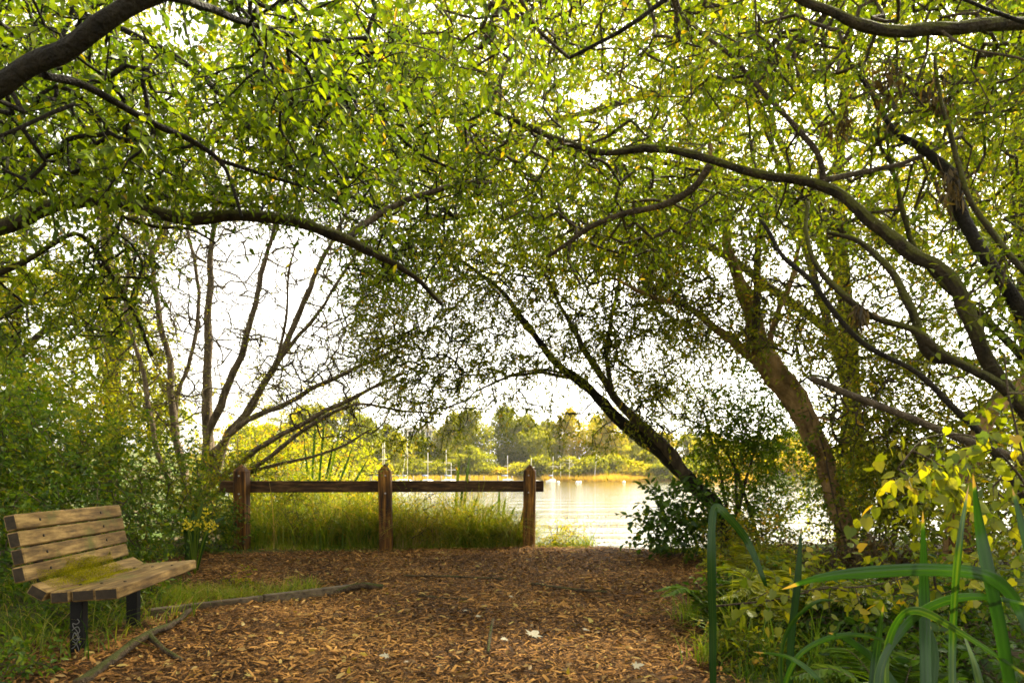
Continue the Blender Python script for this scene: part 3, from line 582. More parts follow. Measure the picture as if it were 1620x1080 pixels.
# taller trees standing behind
def back_tree(name, label, base, h, r, poly, nt, d0, d1, lm, tint, seed, L=(.08, .13), per=18, n_l=6):
    t = thing(name, label, 'tree', base, )
    b = np.array(base, float)
    tr = limb3(t, 'trunk', [b+[0, 0, -.2], b+[.1, 0, h*.3], b+[-.1, .1, h*.6], b+[.2, 0, h]], np.array([r, r*.75, r*.5, r*.2]), M['bark_grey'], 8)
    tg = sample(poly, nt*1.0, d0, d1, .5, .7, seed); st = [tr]
    for k in range(n_l):
        e = tg[rng.integers(len(tg))]; s = tr[int(len(tr)*(.3+.6*k/n_l))]
        st.append(limb3(t, 'limb', [s, s+(e-s)*.35+[0, 0, .35], s+(e-s)*.7+[0, 0, .3], e], np.array([r*.4, r*.3, r*.2, r*.1]), M['bark_grey'], 6))
    crown('crown', t, np.concatenate(st), tg, lm, M['bark_grey'], L, .42, per, .55, .0030, tint, .3, 'small', .7)
back_tree('birch_tree', 'slender pale green tree filling the upper left behind the mossy limb', (-8.6, 14.5, .1), 11, .2, [(-150, -120), (330, -120), (640, 40), (720, 300), (560, 330), (330, 330), (200, 470), (-150, 480)], 900, 12, 16.5, M['leaf_gold'], (.40, .25), 21.)
back_tree('bushy_willow', 'yellow green bushy tree at the left edge behind the bench shrubs', (-9.8, 13.5, .1), 6, .18, [(-150, 430), (170, 420), (270, 560), (280, 700), (150, 720), (-150, 760)], 760, 11.5, 15, M['leaf_gold'], (.42, .25), 22.)
back_tree('lime_tree', 'bright lime green tree glowing high above the middle of the path', (2.2, -3.0, 0), 9, .22, [(620, -120), (1150, -120), (1150, 240), (1000, 420), (760, 420), (640, 300)], 10, 8, 10, M['leaf_gold'], (.4, .2), 23.) if False else None
back_tree('maple_tree', 'tall yellow green tree filling the upper right behind the arching limbs', (9.4, 12.5, .1), 12, .24, [(1100, -120), (1800, -120), (1800, 520), (1500, 420), (1250, 330), (1080, 240)], 900, 10.5, 14.5, M['leaf_gold'], (.5, .25), 24.)
back_tree('poplar_tree', 'tall lime green tree glowing above the middle of the path behind the dark twigs', (6.6, 13.5, -.5), 12, .24, [(560, -120), (1150, -120), (1150, 260), (1080, 430), (760, 430), (620, 330)], 1000, 10.5, 14.5, M['leaf_gold'], (.5, .25), 25.)

# ------------------------------------------------------------------ bench
A0, A1 = np.array([-2.29, 3.97, 0.]), np.array([-2.44, 5.28, 0.])
ex = (A1-A0)/np.linalg.norm(A1-A0); ez = np.array([0, 0, 1.]); eu = np.cross(ez, ex)     # eu points back, away from the sitter
if eu[0] > 0: eu = -eu
Lb = np.linalg.norm(A1-A0); mid = (A0+A1)/2
gz = float(hgt(mid[0]-.3, mid[1]))
bench = thing('park_bench', 'weathered wooden park bench with moss on its seat and two black steel legs', 'bench', tuple(mid+[-.25, 0, gz]))
def bp(s, u, z): return mid+ex*s+eu*u+ez*(z+gz*.5)
def plank(name, u0, z0, u1, z1, th, up, dl=0, m='bench'):
    a, b = np.array([u0, z0]), np.array([u1, z1]); d = b-a; l = np.linalg.norm(d); d /= l; nn = np.array([-d[1], d[0]])*up
    c = (a+b)/2-nn*th/2
    mb = MB(); box(mb, bp(dl, c[0], c[1]), ex*(Lb/2), (eu*d[0]+ez*d[1])*(l/2), (eu*nn[0]+ez*nn[1])*(th/2), 0, .007)
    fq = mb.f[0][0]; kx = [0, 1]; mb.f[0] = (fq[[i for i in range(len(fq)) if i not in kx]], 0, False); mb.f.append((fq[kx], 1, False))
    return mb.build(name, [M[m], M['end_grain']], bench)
for k, (a, b, c_, d_) in enumerate([(0, .452, .128, .444), (.136, .4435, .262, .436), (.270, .4355, .372, .430)]): plank('seat_plank', a, b, c_, d_, .068, 1, rng.normal(0, .006))
plank('seat_plank', .380, .430, .468, .482, .066, 1)
for k in range(4):
    z0 = .497+k*.098; u0 = .482+k*.0205
    plank('back_plank', u0, z0, u0+.019, z0+.089, .068, 1, rng.normal(0, .004)-(.02 if k == 0 else 0))
for s in (-Lb/2+.24, Lb/2-.32):
    mb = MB(); ctr = bp(s, .33, .19); g0 = hgt(ctr[0], ctr[1])
    hz = (.378+gz*.5-g0+.03)/2; ctr[2] = g0-.03+hz
    box(mb, ctr, ex*.036, eu*.037, ez*hz, 0, .006); leg = mb.build('leg', M['steel'], bench)
    mb = MB()
    for (a, b) in (((.05, .372), (.375, .362)), ((.385, .366), (.475, .420)), ((.54, .46), (.615, .86))):
        a, b = np.array(a), np.array(b); c_ = (a+b)/2; d = (b-a)/2
        box(mb, bp(s, *c_), ex*.035, eu*d[0]+ez*d[1], (-eu*d[1]+ez*d[0])/np.linalg.norm(d)*.012, 0, .003)
    mb.build('bracket', M['steel'], bench)
    if s < 0:   # scratched scrawl on the near face of the near leg
        mb = MB(); fc = ctr-ex*.0375
        def sc_(pts):
            q = catmull([fc+eu*(-a*.028)+ez*(b*.105-.05) for a, b in pts], 6); tube(mb, q, .0022, 5)
        sc_([(.3, 1), (.7, .85), (.1, .7), (-.6, .75), (-.4, .5), (.4, .55), (.8, .3), (.2, .15), (-.3, .25)])
        sc_([(-.8, .35), (-.2, .45), (.5, .1), (.1, -.2), (-.6, -.1), (-.3, .2), (.5, -.1), (.9, -.5)])
        sc_([(.8, 0), (.3, -.3), (-.3, -.6), (-.9, -.7)]); sc_([(-.7, -.25), (.1, -.45), (.6, -.8), (.4, -1)])
        mb.build('graffiti', M['chalk'], leg)
mb = MB(); n = 14000
s = rng.uniform(-.58, .36, n); q = rng.normal(.0, .42, n)
ok = (noise3(np.stack([s*8, q*4, 0*s], -1), 1., 2.)+.5 > 1.1*np.abs(q)+.9*np.abs(s+.1)-.3) & (np.abs(q) < 1); s, q = s[ok], q[ok]; n = len(s)
pf = np.interp(q, [-1, -.25, .12, 1], [0, 1, 2, 3]); u = np.interp(pf, [0, 1, 2, 3], [.22, .385, .478, .507]); z = np.interp(pf, [0, 1, 2, 3], [.438, .430, .487, .62])
env = .9+.4*noise3(np.stack([s*9, q*5, 0*s], -1)); hh = .008*np.clip(env, .3, 1.6)*np.exp(-(q/.75)**2)*np.clip(1.25-np.abs(s+.1)*2.2, .15, 1)
blades(mb, np.array([bp(a, b-.004, c_) for a, b, c_ in zip(s, u, z)]), hh*rng.uniform(.6, 1.3, n), rng.normal(0, 1.2, n), rng.uniform(.3, 1.4, n), np.full(n, .005), np.clip(rng.beta(2, 2, n)*.7+.3*noise3(np.stack([s*14, q*9, 0*s], -1)), 0, 1), 0, 2)
mb.build('moss', M['moss'], bench)
bolts = [(s_+q_, u_, z_, n_) for s_ in (-Lb/2+.24, Lb/2-.32) for q_, u_, z_, n_ in ((0, .064, .4495, (0, 1)), (0, .199, .4415, (0, 1)), (0, .321, .4345, (0, 1)))]
bolts += [(s_, .491+k*.0205, .541+k*.098, (-.98, .2)) for s_ in (-Lb/2+.24, Lb/2-.32) for k in range(4)]
for s_, u_, z_, (nu, nz) in bolts:
    c = bp(s_, u_, z_); nv = eu*nu+ez*nz; mb = MB(); tube(mb, [c-nv*.006, c+nv*.003], .009, 8); mb.build('bolt', M['steel'], bench)
# ------------------------------------------------------------------ post and rail fence
fence = thing('post_fence', 'dark stained post and rail fence with three pointed posts at the end of the path', 'fence', (-1.9, 9.75, 0))
fp = [(383, 877, 743, .0), (611, 874, 738, .0), (837, 870, 738, .0)]
tops = []
for px, pb, pt, _ in fp:
    d = H*F/(pb-HY); c = G(px, pb); hp = (pb-pt)/F*d; wd = .088; c[2] = hgt(c[0], c[1])
    mb = MB(); z1 = hp-.105; lean = .012*rng.normal(); rot = rng.normal(0, .05)
    ux = np.array([math.cos(rot), math.sin(rot), 0]); uy = np.array([-math.sin(rot), math.cos(rot), 0])
    ch = .016; o8 = [(-1, -1+ch/wd), (-1+ch/wd, -1), (1-ch/wd, -1), (1, -1+ch/wd), (1, 1-ch/wd), (1-ch/wd, 1), (-1+ch/wd, 1), (-1, 1-ch/wd)]
    rows = []
    for zz, kx in ((-.15, 1), (hp*.25, 1.01), (hp*.5, .99), (hp*.75, 1.0), (z1, .985)):
        rows += [c+ux*(a*wd*kx+lean*zz)+uy*b*wd*kx+ez*zz for a, b in o8]
    rows.append(c+ux*lean*hp+ez*hp)
    i = np.arange(4)[:, None]*8; j = np.arange(8)[None]; k = (j+1) % 8
    mb.add(rows, [np.stack([i+j, i+k, i+8+k, i+8+j], -1).reshape(-1, 4), np.array([[32+q, 32+(q+1) % 8, 40] for q in range(8)])], 0)
    po = mb.build('post', M['fence'], fence); tops.append((c, d, hp))
    for zz in (hp-.17, hp-.42): mb = MB(); tube(mb, [c-uy*(wd-.004)+ez*zz, c-uy*(wd+.008)+ez*zz], .012, 8); mb.build('bolt', M['bolt'], po)
a, b = tops[0][0].copy(), tops[2][0].copy(); dr = (b-a)/np.linalg.norm(b-a)
a = a-dr*.33; b = b+dr*.24; off = np.array([-dr[1], dr[0], 0])*.155
za = H+(HY-769.5)/F*9.6; zb = H+(HY-769)/F*10.1
m0 = (tops[1][0]-tops[0][0])@dr/np.linalg.norm(b-a)+.33/np.linalg.norm(b-a)
for s0, s1 in ((0, m0-.001), (m0+.001, 1)):
    p0 = a+(b-a)*s0+off; p1 = a+(b-a)*s1+off; p0[2] = za+(zb-za)*s0; p1[2] = za+(zb-za)*s1
    mb = MB(); d3 = p1-p0; box(mb, (p0+p1)/2, d3/2, off/np.linalg.norm(off)*.052, ez*.083, 0, .008); mb.build('rail', M['rail'], fence)
for k, (dx, s_) in ((1, (-.10, .0)), (2, (-.16, .16))):
    c, d, hp = tops[k]; p0 = c+np.array([dx-.02, .30, -.1]); p1 = c+np.array([dx+s_, .26, hp*.66])
    mb = MB(); box(mb, (p0+p1)/2, np.array([.04, 0, 0]), np.array([0, .03, 0]), (p1-p0)/2, 0, .005); mb.build('brace', M['fence'], fence)

# ------------------------------------------------------------------ sticks, edging, fallen leaves
def on(px, py, lift=0):
    p = G(px, py); p[2] = hgt(p[0], p[1])+lift; return p
def stick(name, label, cat, paths, m, group=None):
    root = thing(name, label, cat, tuple(paths[0][0][0]), group)
    for nm, pts, r in paths: pass
    return root
p = [on(120, 1095, .05), on(180, 1055, .06), on(236, 1024, .065), on(272, 997, .07), on(303, 974, .06)]
t = thing('fallen_branch', 'forked dead branch lying on the bark chips beside the bench', 'branch', tuple(p[0]))
limb3(t, 'stem', p, np.array([.030, .028, .025, .022, .016]), M['stick'], 8, .14)
limb3(t, 'fork', [p[2], on(252, 1037, .05), on(288, 1052, .035)], np.array([.02, .017, .013]), M['stick'], 8, .14)
p0, p1 = on(235, 976, .035), on(585, 932, .03); d3 = p1-p0
mb = MB(); sd_ = nrm(np.cross(d3, ez)); 
for s0, s1, dz in ((0, .46, 0), (.465, 1, .004)):
    a, b = p0+d3*s0, p0+d3*s1; box(mb, (a+b)/2+[0, 0, dz], (b-a)/2, sd_*.030, ez*.045, 0, .008)
tag(mb.build('edging_timber', M['log']), 'long low timber edging laid along the grass strip beyond the bench', 'edging')
p = [on(530, 940, .03), on(566, 936, .07), on(606, 934, .03)]
mb = MB(); tube(mb, catmull(p, 5), [.03]*11, 8, rough=.15); tag(mb.build('wood_chunk', M['stick']), 'short dark chunk of wood at the far end of the edging timber', 'wood')
for lab, pts, r in (('long thin dark stick lying flat in the middle of the path', [(640, 915), (720, 917), (800, 920)], .014), ('pale thin stick lying on the path nearer the camera', [(660, 946), (700, 950), (742, 952)], .009),
                    ('short upright broken stick poking from the bark chips', [(772, 1040), (776, 1022), (780, 1012)], .012), ('dark crooked stick lying toward the right of the path', [(840, 930), (900, 938), (960, 943)], .016)):
    mb = MB(); q = catmull([on(a, b, .035+(.05*i_ if 'upright' in lab else 0)) for i_, (a, b) in enumerate(pts)], 5); tube(mb, q, r, 6, rough=.2); tag(mb.build('stick', M['stick']), lab, 'stick', 'sticks lying on the path')
for lab, px, py, s_, tv in (('large pale dry leaf lying on the path, biggest of the fallen leaves', 842, 1018, .15, .7), ('pale curled leaf just left of the biggest fallen leaf', 800, 1024, .08, .8), ('small white leaf beyond the biggest fallen leaf', 757, 984, .07, .9),
                            ('pale leaf in the middle of the path, farthest left of the white leaves', 735, 975, .05, .8), ('grey pale leaf near the bottom of the path', 612, 1048, .08, .5), ('pale leaf at the right side of the path', 928, 1005, .08, .8),
                            ('small pale leaf far up the path toward the fence', 808, 952, .06, .9), ('dry grey leaf low on the right side of the path', 1005, 1066, .09, .5)):
    mb = MB(); a = rng.uniform(0, 6.28); p = on(px, py, .05)
    leaves(mb, np.array([p]), np.array([[math.cos(a), math.sin(a), .12]]), np.array([[.15, -.35, 1.]]), s_*.58, s_*.58, np.array([tv]), 0, 'maple'); tag(mb.build('fallen_leaf', M['pale_leaf']), lab, 'leaf', 'pale fallen leaves')
for lab, px, py in (('small yellow leaf standing on edge at the bottom of the path', 551, 1075), ('yellow leaf lying at the bottom right of the path', 898, 1076)):
    mb = MB(); p = on(px, py, .03); leaves(mb, np.array([p]), np.array([[.1, .1, 1.]]), np.array([[.2, -1, .2]]), .045, .02, np.array([.9]), 0, 'long'); tag(mb.build('fallen_leaf', M['leaf_yellow']), lab, 'leaf', 'yellow fallen leaves')

# ------------------------------------------------------------------ shrubs
def shrub(name, label, c, r, nt, lm, L=(.04, .07), per=12, spray=.3, tint=(.4, .24), shape='small', stems=5, ar=.45, group=None, droop=.25, cat='shrub', bark='bark_grey', top_bias=.0, clump=.35, ring=False):
    c = np.array([c[0], c[1], c[2]], float); g = float(hgt(c[0], c[1])); c[2] += g; r = np.array(r, float)
    t = thing(name, label, cat, (c[0], c[1], g), group)
    tg = []
    while len(tg) < nt:
        q = rng.normal(size=(nt*2, 3)); q = nrm(q)*(rng.random((nt*2, 1))**.45)
        q = q*(1+.22*noise3(q, 3.1, c[0]*3+c[1]))[:, None]; w3 = c+q*r
        w3 = w3[(w3[:, 2] > hgt(w3[:, 0], w3[:, 1])+.04) & (noise3(w3, 2.6, c[1]) > -1+clump*2*rng.random(len(w3)))]
        tg += list(w3)
    tg = np.array(tg[:nt]); st = []
    for k in range(stems):
        a = rng.uniform(0, 6.28); b = np.array([c[0]+.25*r[0]*math.cos(a), c[1]+.25*r[1]*math.sin(a), g-.05]); e = tg[rng.integers(nt)]
        st.append(limb3(t, 'stem', [b, b+(e-b)*[.3, .3, .45], b+(e-b)*[.65, .65, .8], e], np.array([.018, .014, .010, .005])*max(.5, min(2, r[2])), M[bark], 6))
    crown('foliage', t, np.concatenate(st), tg, lm, M[bark], L, ar, per, spray, .0019, tint, droop, shape, .3)
    return t
SG = 'shrubs along the left bank'
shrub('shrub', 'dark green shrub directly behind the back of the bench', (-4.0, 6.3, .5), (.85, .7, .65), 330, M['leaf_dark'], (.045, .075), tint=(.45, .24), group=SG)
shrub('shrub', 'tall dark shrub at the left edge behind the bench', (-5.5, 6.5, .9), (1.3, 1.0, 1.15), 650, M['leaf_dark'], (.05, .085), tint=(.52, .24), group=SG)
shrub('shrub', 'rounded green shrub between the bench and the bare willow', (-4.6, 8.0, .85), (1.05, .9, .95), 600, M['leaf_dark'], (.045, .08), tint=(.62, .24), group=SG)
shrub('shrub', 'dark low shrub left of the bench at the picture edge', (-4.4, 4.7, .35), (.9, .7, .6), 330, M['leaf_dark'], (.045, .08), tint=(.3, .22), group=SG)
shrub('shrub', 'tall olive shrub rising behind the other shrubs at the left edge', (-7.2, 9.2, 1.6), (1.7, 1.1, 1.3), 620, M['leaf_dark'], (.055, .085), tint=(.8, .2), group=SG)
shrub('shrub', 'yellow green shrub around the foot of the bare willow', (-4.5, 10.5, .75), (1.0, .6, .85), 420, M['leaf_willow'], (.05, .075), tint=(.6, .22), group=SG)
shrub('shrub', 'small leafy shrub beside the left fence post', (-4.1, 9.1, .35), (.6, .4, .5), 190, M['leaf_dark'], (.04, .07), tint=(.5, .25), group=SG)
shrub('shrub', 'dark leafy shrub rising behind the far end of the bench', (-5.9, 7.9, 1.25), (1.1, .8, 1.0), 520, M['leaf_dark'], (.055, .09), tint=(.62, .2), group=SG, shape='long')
BG = 'sunlit bushes on the left shore'
shrub('bush', 'bright lime bush on the shore behind the bare willow', (-5.6, 15.2, 1.2), (1.9, 1.3, 1.5), 640, M['leaf_willow'], (.06, .09), tint=(.68, .25), group=BG)
shrub('bush', 'pale yellow bush on the shore left of the middle post', (-3.6, 16.5, .8), (1.3, 1.0, 1.5), 420, M['leaf_gold'], (.05, .08), tint=(.7, .22), group=BG)
shrub('bush', 'green bush behind the left stretch of the rail', (-4.0, 13.0, .3), (1.1, .8, .8), 300, M['leaf_willow'], (.05, .08), tint=(.6, .25), group=BG)
shrub('bush', 'broad lime bush rising above the rail left of the middle post', (-4.9, 18.5, 1.0), (1.7, 1.2, 1.9), 520, M['leaf_gold'], (.06, .10), tint=(.55, .25), group=BG)
shrub('bush', 'low green bush just behind the left fence post', (-3.7, 11.6, .4), (.8, .6, .7), 320, M['leaf_willow'], (.05, .08), tint=(.55, .25), group=BG)
shrub('bush', 'tall pale yellow tree-like bush farther along the left shore', (-8.5, 24.0, 1.6), (3.0, 2.0, 3.2), 560, M['leaf_gold'], (.09, .14), tint=(.6, .25), group=BG)
shrub('bush', 'round golden bush at the point of the left shore', (-6.2, 26.0, .8), (1.8, 1.5, 2.2), 330, M['leaf_gold'], (.09, .13), tint=(.75, .25), group=BG)
WG = 'weeds growing just behind the fence'
for lab, c, r, nt, tn in (('tall leafy weed behind the rail just right of the middle post', (-1.3, 10.35, .4), (.55, .4, .55), 330, .7), ('leafy weed behind the rail halfway between the middle and right posts', (-.6, 10.35, .35), (.5, .35, .5), 260, .65), ('leafy weed just left of the right post', (-.1, 10.4, .3), (.3, .3, .42), 110, .6),
                          ('leafy weed behind the rail just left of the middle post', (-2.35, 10.4, .38), (.6, .4, .6), 330, .75), ('leafy weed behind the rail just right of the left post', (-3.2, 10.2, .4), (.55, .4, .6), 280, .55), ('low feathery weed right of the right post', (.75, 10.35, .15), (.4, .3, .28), 110, .7)):
    shrub('weed', lab, c, r, nt, M['leaf_gold' if tn > .62 else 'leaf_willow'], (.035, .06), 11, .3, (tn, .25), 'small', 4, .3, group=WG, cat='plant', top_bias=0)
RG = 'shrubs on the right bank'
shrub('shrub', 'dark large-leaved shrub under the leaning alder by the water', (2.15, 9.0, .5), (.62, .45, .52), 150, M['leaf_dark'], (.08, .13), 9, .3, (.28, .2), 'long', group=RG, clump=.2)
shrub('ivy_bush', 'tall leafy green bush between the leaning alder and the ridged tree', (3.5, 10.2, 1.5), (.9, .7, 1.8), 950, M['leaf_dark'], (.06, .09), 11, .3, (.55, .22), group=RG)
shrub('shrub', 'loose bush behind the yellow vine at the right edge', (5.1, 7.2, 1.0), (1.1, .9, 1.1), 420, M['leaf_willow'], (.055, .085), tint=(.6, .25), group=RG)
shrub('shrub', 'broad green shrub filling the gap under the broken limb', (4.4, 7.6, .9), (.8, .7, 1.0), 420, M['leaf_willow'], (.055, .085), tint=(.45, .25), group=RG)
shrub('shrub', 'tall loose shrub standing at the water behind the ridged tree', (5.6, 10.8, 1.3), (1.3, .9, 1.6), 480, M['leaf_willow'], (.06, .09), tint=(.5, .25), group=RG)
shrub('shrub', 'thin shrub right of the ridged tree trunk', (4.75, 8.8, .8), (.8, .6, .9), 240, M['leaf_willow'], (.05, .08), tint=(.5, .25), group=RG)
shrub('shrub', 'yellowing shrub in the lower right corner behind the sword leaves', (3.6, 4.9, .6), (.8, .7, .7), 260, M['leaf_yellow'], (.05, .08), 9, .28, (.3, .22), 'long', group=RG)
shrub('shrub', 'low green shrub at the foot of the leaning alder', (3.0, 8.6, .25), (.7, .4, .35), 190, M['leaf_willow'], (.05, .08), tint=(.6, .25), group=RG)
UG = 'low plants at the edges of the path'
for lab, c, r, nt, lm, L, tn in (('dark low leafy plant at the right edge of the path', (1.75, 4.9, .15), (.4, .4, .28), 170, 'leaf_dark', (.04, .065), .35), ('low dark plant in front of the fern', (2.1, 4.1, .15), (.5, .4, .28), 220, 'leaf_dark', (.04, .065), .3),
                                 ('leafy ground plant at the bottom right corner', (2.0, 3.1, .1), (.5, .35, .25), 200, 'leaf_dark', (.04, .07), .3), ('low yellow leaved plant behind the fern', (2.3, 5.6, .15), (.5, .4, .26), 150, 'leaf_yellow', (.05, .08), .35),
                                 ('low green plant under the horizontal sword leaf', (2.55, 4.0, .2), (.45, .4, .32), 200, 'leaf_dark', (.04, .07), .4), ('brownish low thicket in front of the ridged tree', (3.2, 6.4, .2), (.65, .4, .35), 170, 'leaf_dead', (.04, .07), .4),
                                 ('low bright green plant beside the grass tufts', (1.45, 4.0, .08), (.28, .3, .14), 90, 'leaf_willow', (.03, .05), .75), ('leafy weed growing in the grass behind the bench legs', (-3.25, 5.0, .08), (.28, .35, .16), 80, 'leaf_dark', (.03, .055), .55), ('small weeds at the left bottom corner in front of the bench', (-2.75, 3.6, .05), (.3, .2, .1), 60, 'leaf_dark', (.03, .05), .6), ('leafy weed beyond the bench at the edge of the grass strip', (-3.15, 5.75, .1), (.3, .3, .18), 90, 'leaf_dark', (.03, .055), .65), ('sprout of weeds on the bark chips past the bench', (-2.75, 6.75, .02), (.22, .12, .09), 26, 'leaf_willow', (.03, .045), .8), ('low plant by the right end of the bark path', (2.6, 7.4, .15), (.5, .4, .24), 170, 'leaf_willow', (.04, .07), .65)):
    shrub('ground_plant', lab, c, r, nt, M[lm], L, 9, .2, (tn-.1, .22), 'long', 3, group=UG, cat='plant')
# ivy on the ridged trunk
t = thing('climbing_ivy', 'small leaved ivy climbing the lower trunk of the ridged tree', 'ivy', (3.95, 7.9, 0))
tp = np.array([P(a+rng.normal(0, 15), b, 8+rng.normal(-.08, .12)) for a, b in zip(np.interp(np.linspace(0, 1, 110), [0, .35, .7, 1], [1340, 1320, 1300, 1275]), np.linspace(890, 655, 110))])
st = limb3(t, 'stem', [P(1342, 890, 7.8), P(1322, 800, 7.8), P(1300, 700, 7.8), P(1275, 640, 7.8)], np.array([.012, .01, .008, .004]), M['bark_grey'], 5)
crown('foliage', t, st, tp, M['leaf_dark'], M['bark_grey'], (.04, .06), .6, 8, .2, .0015, (.55, .25), .2, 'long')
# yellow vine
t = thing('yellow_vine', 'vine with big yellow heart-shaped leaves at the right edge above the sword leaves', 'vine', (2.1, 2.3, 0))
st = [limb(t, 'stem', [(1800, 1400, 2.3), (1690, 1000, 2.3), (1640, 800, 2.3), (1560, 700, 2.3), (1470, 690, 2.3), (1420, 740, 2.3)], [3, 2.5, 2, 1.5], M['bark_grey'], 6), limb(t, 'stem', [(1640, 800, 2.3), (1600, 640, 2.35), (1590, 560, 2.4)], [2, 1.5], M['bark_grey'], 6)]
tg = np.concatenate([sample([(1420, 690), (1560, 640), (1580, 760), (1520, 800), (1430, 770)], 12, 2.1, 2.5, .1), sample([(1540, 600), (1720, 560), (1720, 900), (1580, 860)], 22, 2.2, 2.9, .1), sample([(1400, 740), (1460, 740), (1460, 800), (1400, 800)], 3, 2.2, 2.4, .1)])
crown('foliage', t, np.concatenate(st), tg, M['leaf_yellow'], M['bark_grey'], (.032, .050), .8, 6, .15, .0014, (.42, .25), .75, 'heart', .3, upn=.2)
t = thing('yellow_vine', 'low trailing vine with yellow heart-shaped leaves beneath the horizontal sword leaf', 'vine', (1.6, 3.6, 0))
st = [limb(t, 'stem', [(1120, 960, 3.9), (1220, 950, 3.7), (1300, 930, 3.6), (1380, 925, 3.6), (1480, 900, 3.5)], [2, 2, 1.5], M['bark_grey'], 6)]
tg = np.concatenate([sample([(1190, 880), (1300, 880), (1320, 960), (1180, 970)], 12, 3.3, 4, .1), sample([(1320, 890), (1560, 870), (1560, 960), (1330, 970)], 18, 3.2, 4, .1)])
crown('foliage', t, np.concatenate(st), tg, M['leaf_yellow'], M['bark_grey'], (.04, .06), .75, 4, .15, .0014, (.45, .25), .5, 'heart', .3, upn=.4)
# ferns
def fern(label, p, nf, ln, lm, tn):
    g = float(hgt(p[0], p[1])); t = thing('fern', label, 'fern', (p[0], p[1], g), 'ferns by the path')
    for k in range(nf):
        a = 6.28*k/nf+rng.uniform(-.3, .3); l = ln*rng.uniform(.75, 1.15); d = np.array([math.cos(a), math.sin(a), 0])
        c = catmull([np.array([p[0], p[1], g]), np.array([p[0], p[1], g+l*.45])+d*l*.22, np.array([p[0], p[1], g+l*.68])+d*l*.55, np.array([p[0], p[1], g+l*.60])+d*l*.92], 9)
        mb = MB(); tube(mb, c, np.linspace(.004, .0012, len(c)), 4, 1, cap=False); tg_ = nrm(np.gradient(c, axis=0)); sd2 = nrm(np.cross(tg_, ez)); f = np.linspace(0, 1, len(c))
        for rep in range(2):
            c2 = c if rep == 0 else np.vstack([(c[:-1]+c[1:])/2, c[-1]]); ll = l*.26*np.sin(np.pi*np.clip(f*.82+.14, 0, 1))
            for sg in (-1, 1): leaves(mb, c2[3:], (sd2*sg+tg_*.5+rng.normal(0, .08, c.shape))[3:]+[0, 0, -.12], np.tile([0, 0, 1.], (len(c)-3, 1))+rng.normal(0, .15, (len(c)-3, 3)), ll[3:], ll[3:]*.20+.004, np.clip(tn+rng.normal(0, .12, len(c)-3), 0, 1), 0, 'long')
        mb.build('frond', [lm, M['bark_grey']], t)
fern('bright green upright fern beside the ridged tree', (1.75, 4.35), 12, .62, M['leaf_willow'], .55)
fern('dark fern at the right edge of the bark path', (1.42, 4.75), 9, .45, M['leaf_dark'], .45)
fern('small fern in the bottom right corner among the sword leaves', (1.55, 2.75), 8, .45, M['leaf_dark'], .5)
fern('pale fern behind the grass tufts, nearest the alder', (2.15, 6.2), 9, .55, M['leaf_willow'], .65)
# sword-leaved plants in the lower right foreground
def swordplant(label, d, lst):
    x0 = np.mean([q[0][0][0] for q in lst]); b = P(x0, 1000, d); t = thing('sword_leaf_plant', label, 'plant', (b[0], b[1], 0), 'sword leaf plants')
    for pts, wpx, tn in lst:
        c = [P(a, e, d+rng.normal(0, .04)) for a, e in pts]; g = c[0].copy(); g[2] = 0; g[0] = .6*g[0]+.4*b[0]
        m_ = (g*.5+c[0]*.5); sword(mb := MB(), [g, m_]+c, wpx*.82*d/F, 0, tn-.08); mb.build('leaf', M['reed'], t)
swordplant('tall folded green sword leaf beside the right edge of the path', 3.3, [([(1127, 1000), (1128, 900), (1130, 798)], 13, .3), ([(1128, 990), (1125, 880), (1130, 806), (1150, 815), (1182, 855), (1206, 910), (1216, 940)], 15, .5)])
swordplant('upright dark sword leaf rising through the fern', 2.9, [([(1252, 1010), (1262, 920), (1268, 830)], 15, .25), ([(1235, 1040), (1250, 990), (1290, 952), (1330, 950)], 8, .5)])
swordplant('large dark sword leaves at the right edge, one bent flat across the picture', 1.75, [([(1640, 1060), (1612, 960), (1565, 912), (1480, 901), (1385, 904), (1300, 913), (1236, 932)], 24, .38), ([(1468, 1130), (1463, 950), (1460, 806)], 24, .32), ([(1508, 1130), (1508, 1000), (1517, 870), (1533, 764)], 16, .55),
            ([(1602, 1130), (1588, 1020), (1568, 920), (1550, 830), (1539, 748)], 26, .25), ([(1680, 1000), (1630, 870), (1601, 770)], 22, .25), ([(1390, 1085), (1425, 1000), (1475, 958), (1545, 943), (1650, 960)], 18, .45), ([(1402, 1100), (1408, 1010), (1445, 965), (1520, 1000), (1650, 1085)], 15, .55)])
swordplant('arching sword leaves low in the bottom right corner', 1.9, [([(1240, 1120), (1256, 1048), (1300, 1013), (1360, 1004), (1422, 1020)], 11, .45), ([(1378, 1140), (1386, 1040), (1398, 955)], 18, .3), ([(1470, 1130), (1478, 1040), (1470, 985)], 22, .45), ([(1330, 1140), (1300, 1080), (1250, 1040), (1190, 1030)], 9, .5), ([(1440, 1140), (1400, 1060), (1340, 1010), (1310, 1000)], 14, .4), ([(1560, 1150), (1545, 1060), (1520, 990)], 16, .5)])
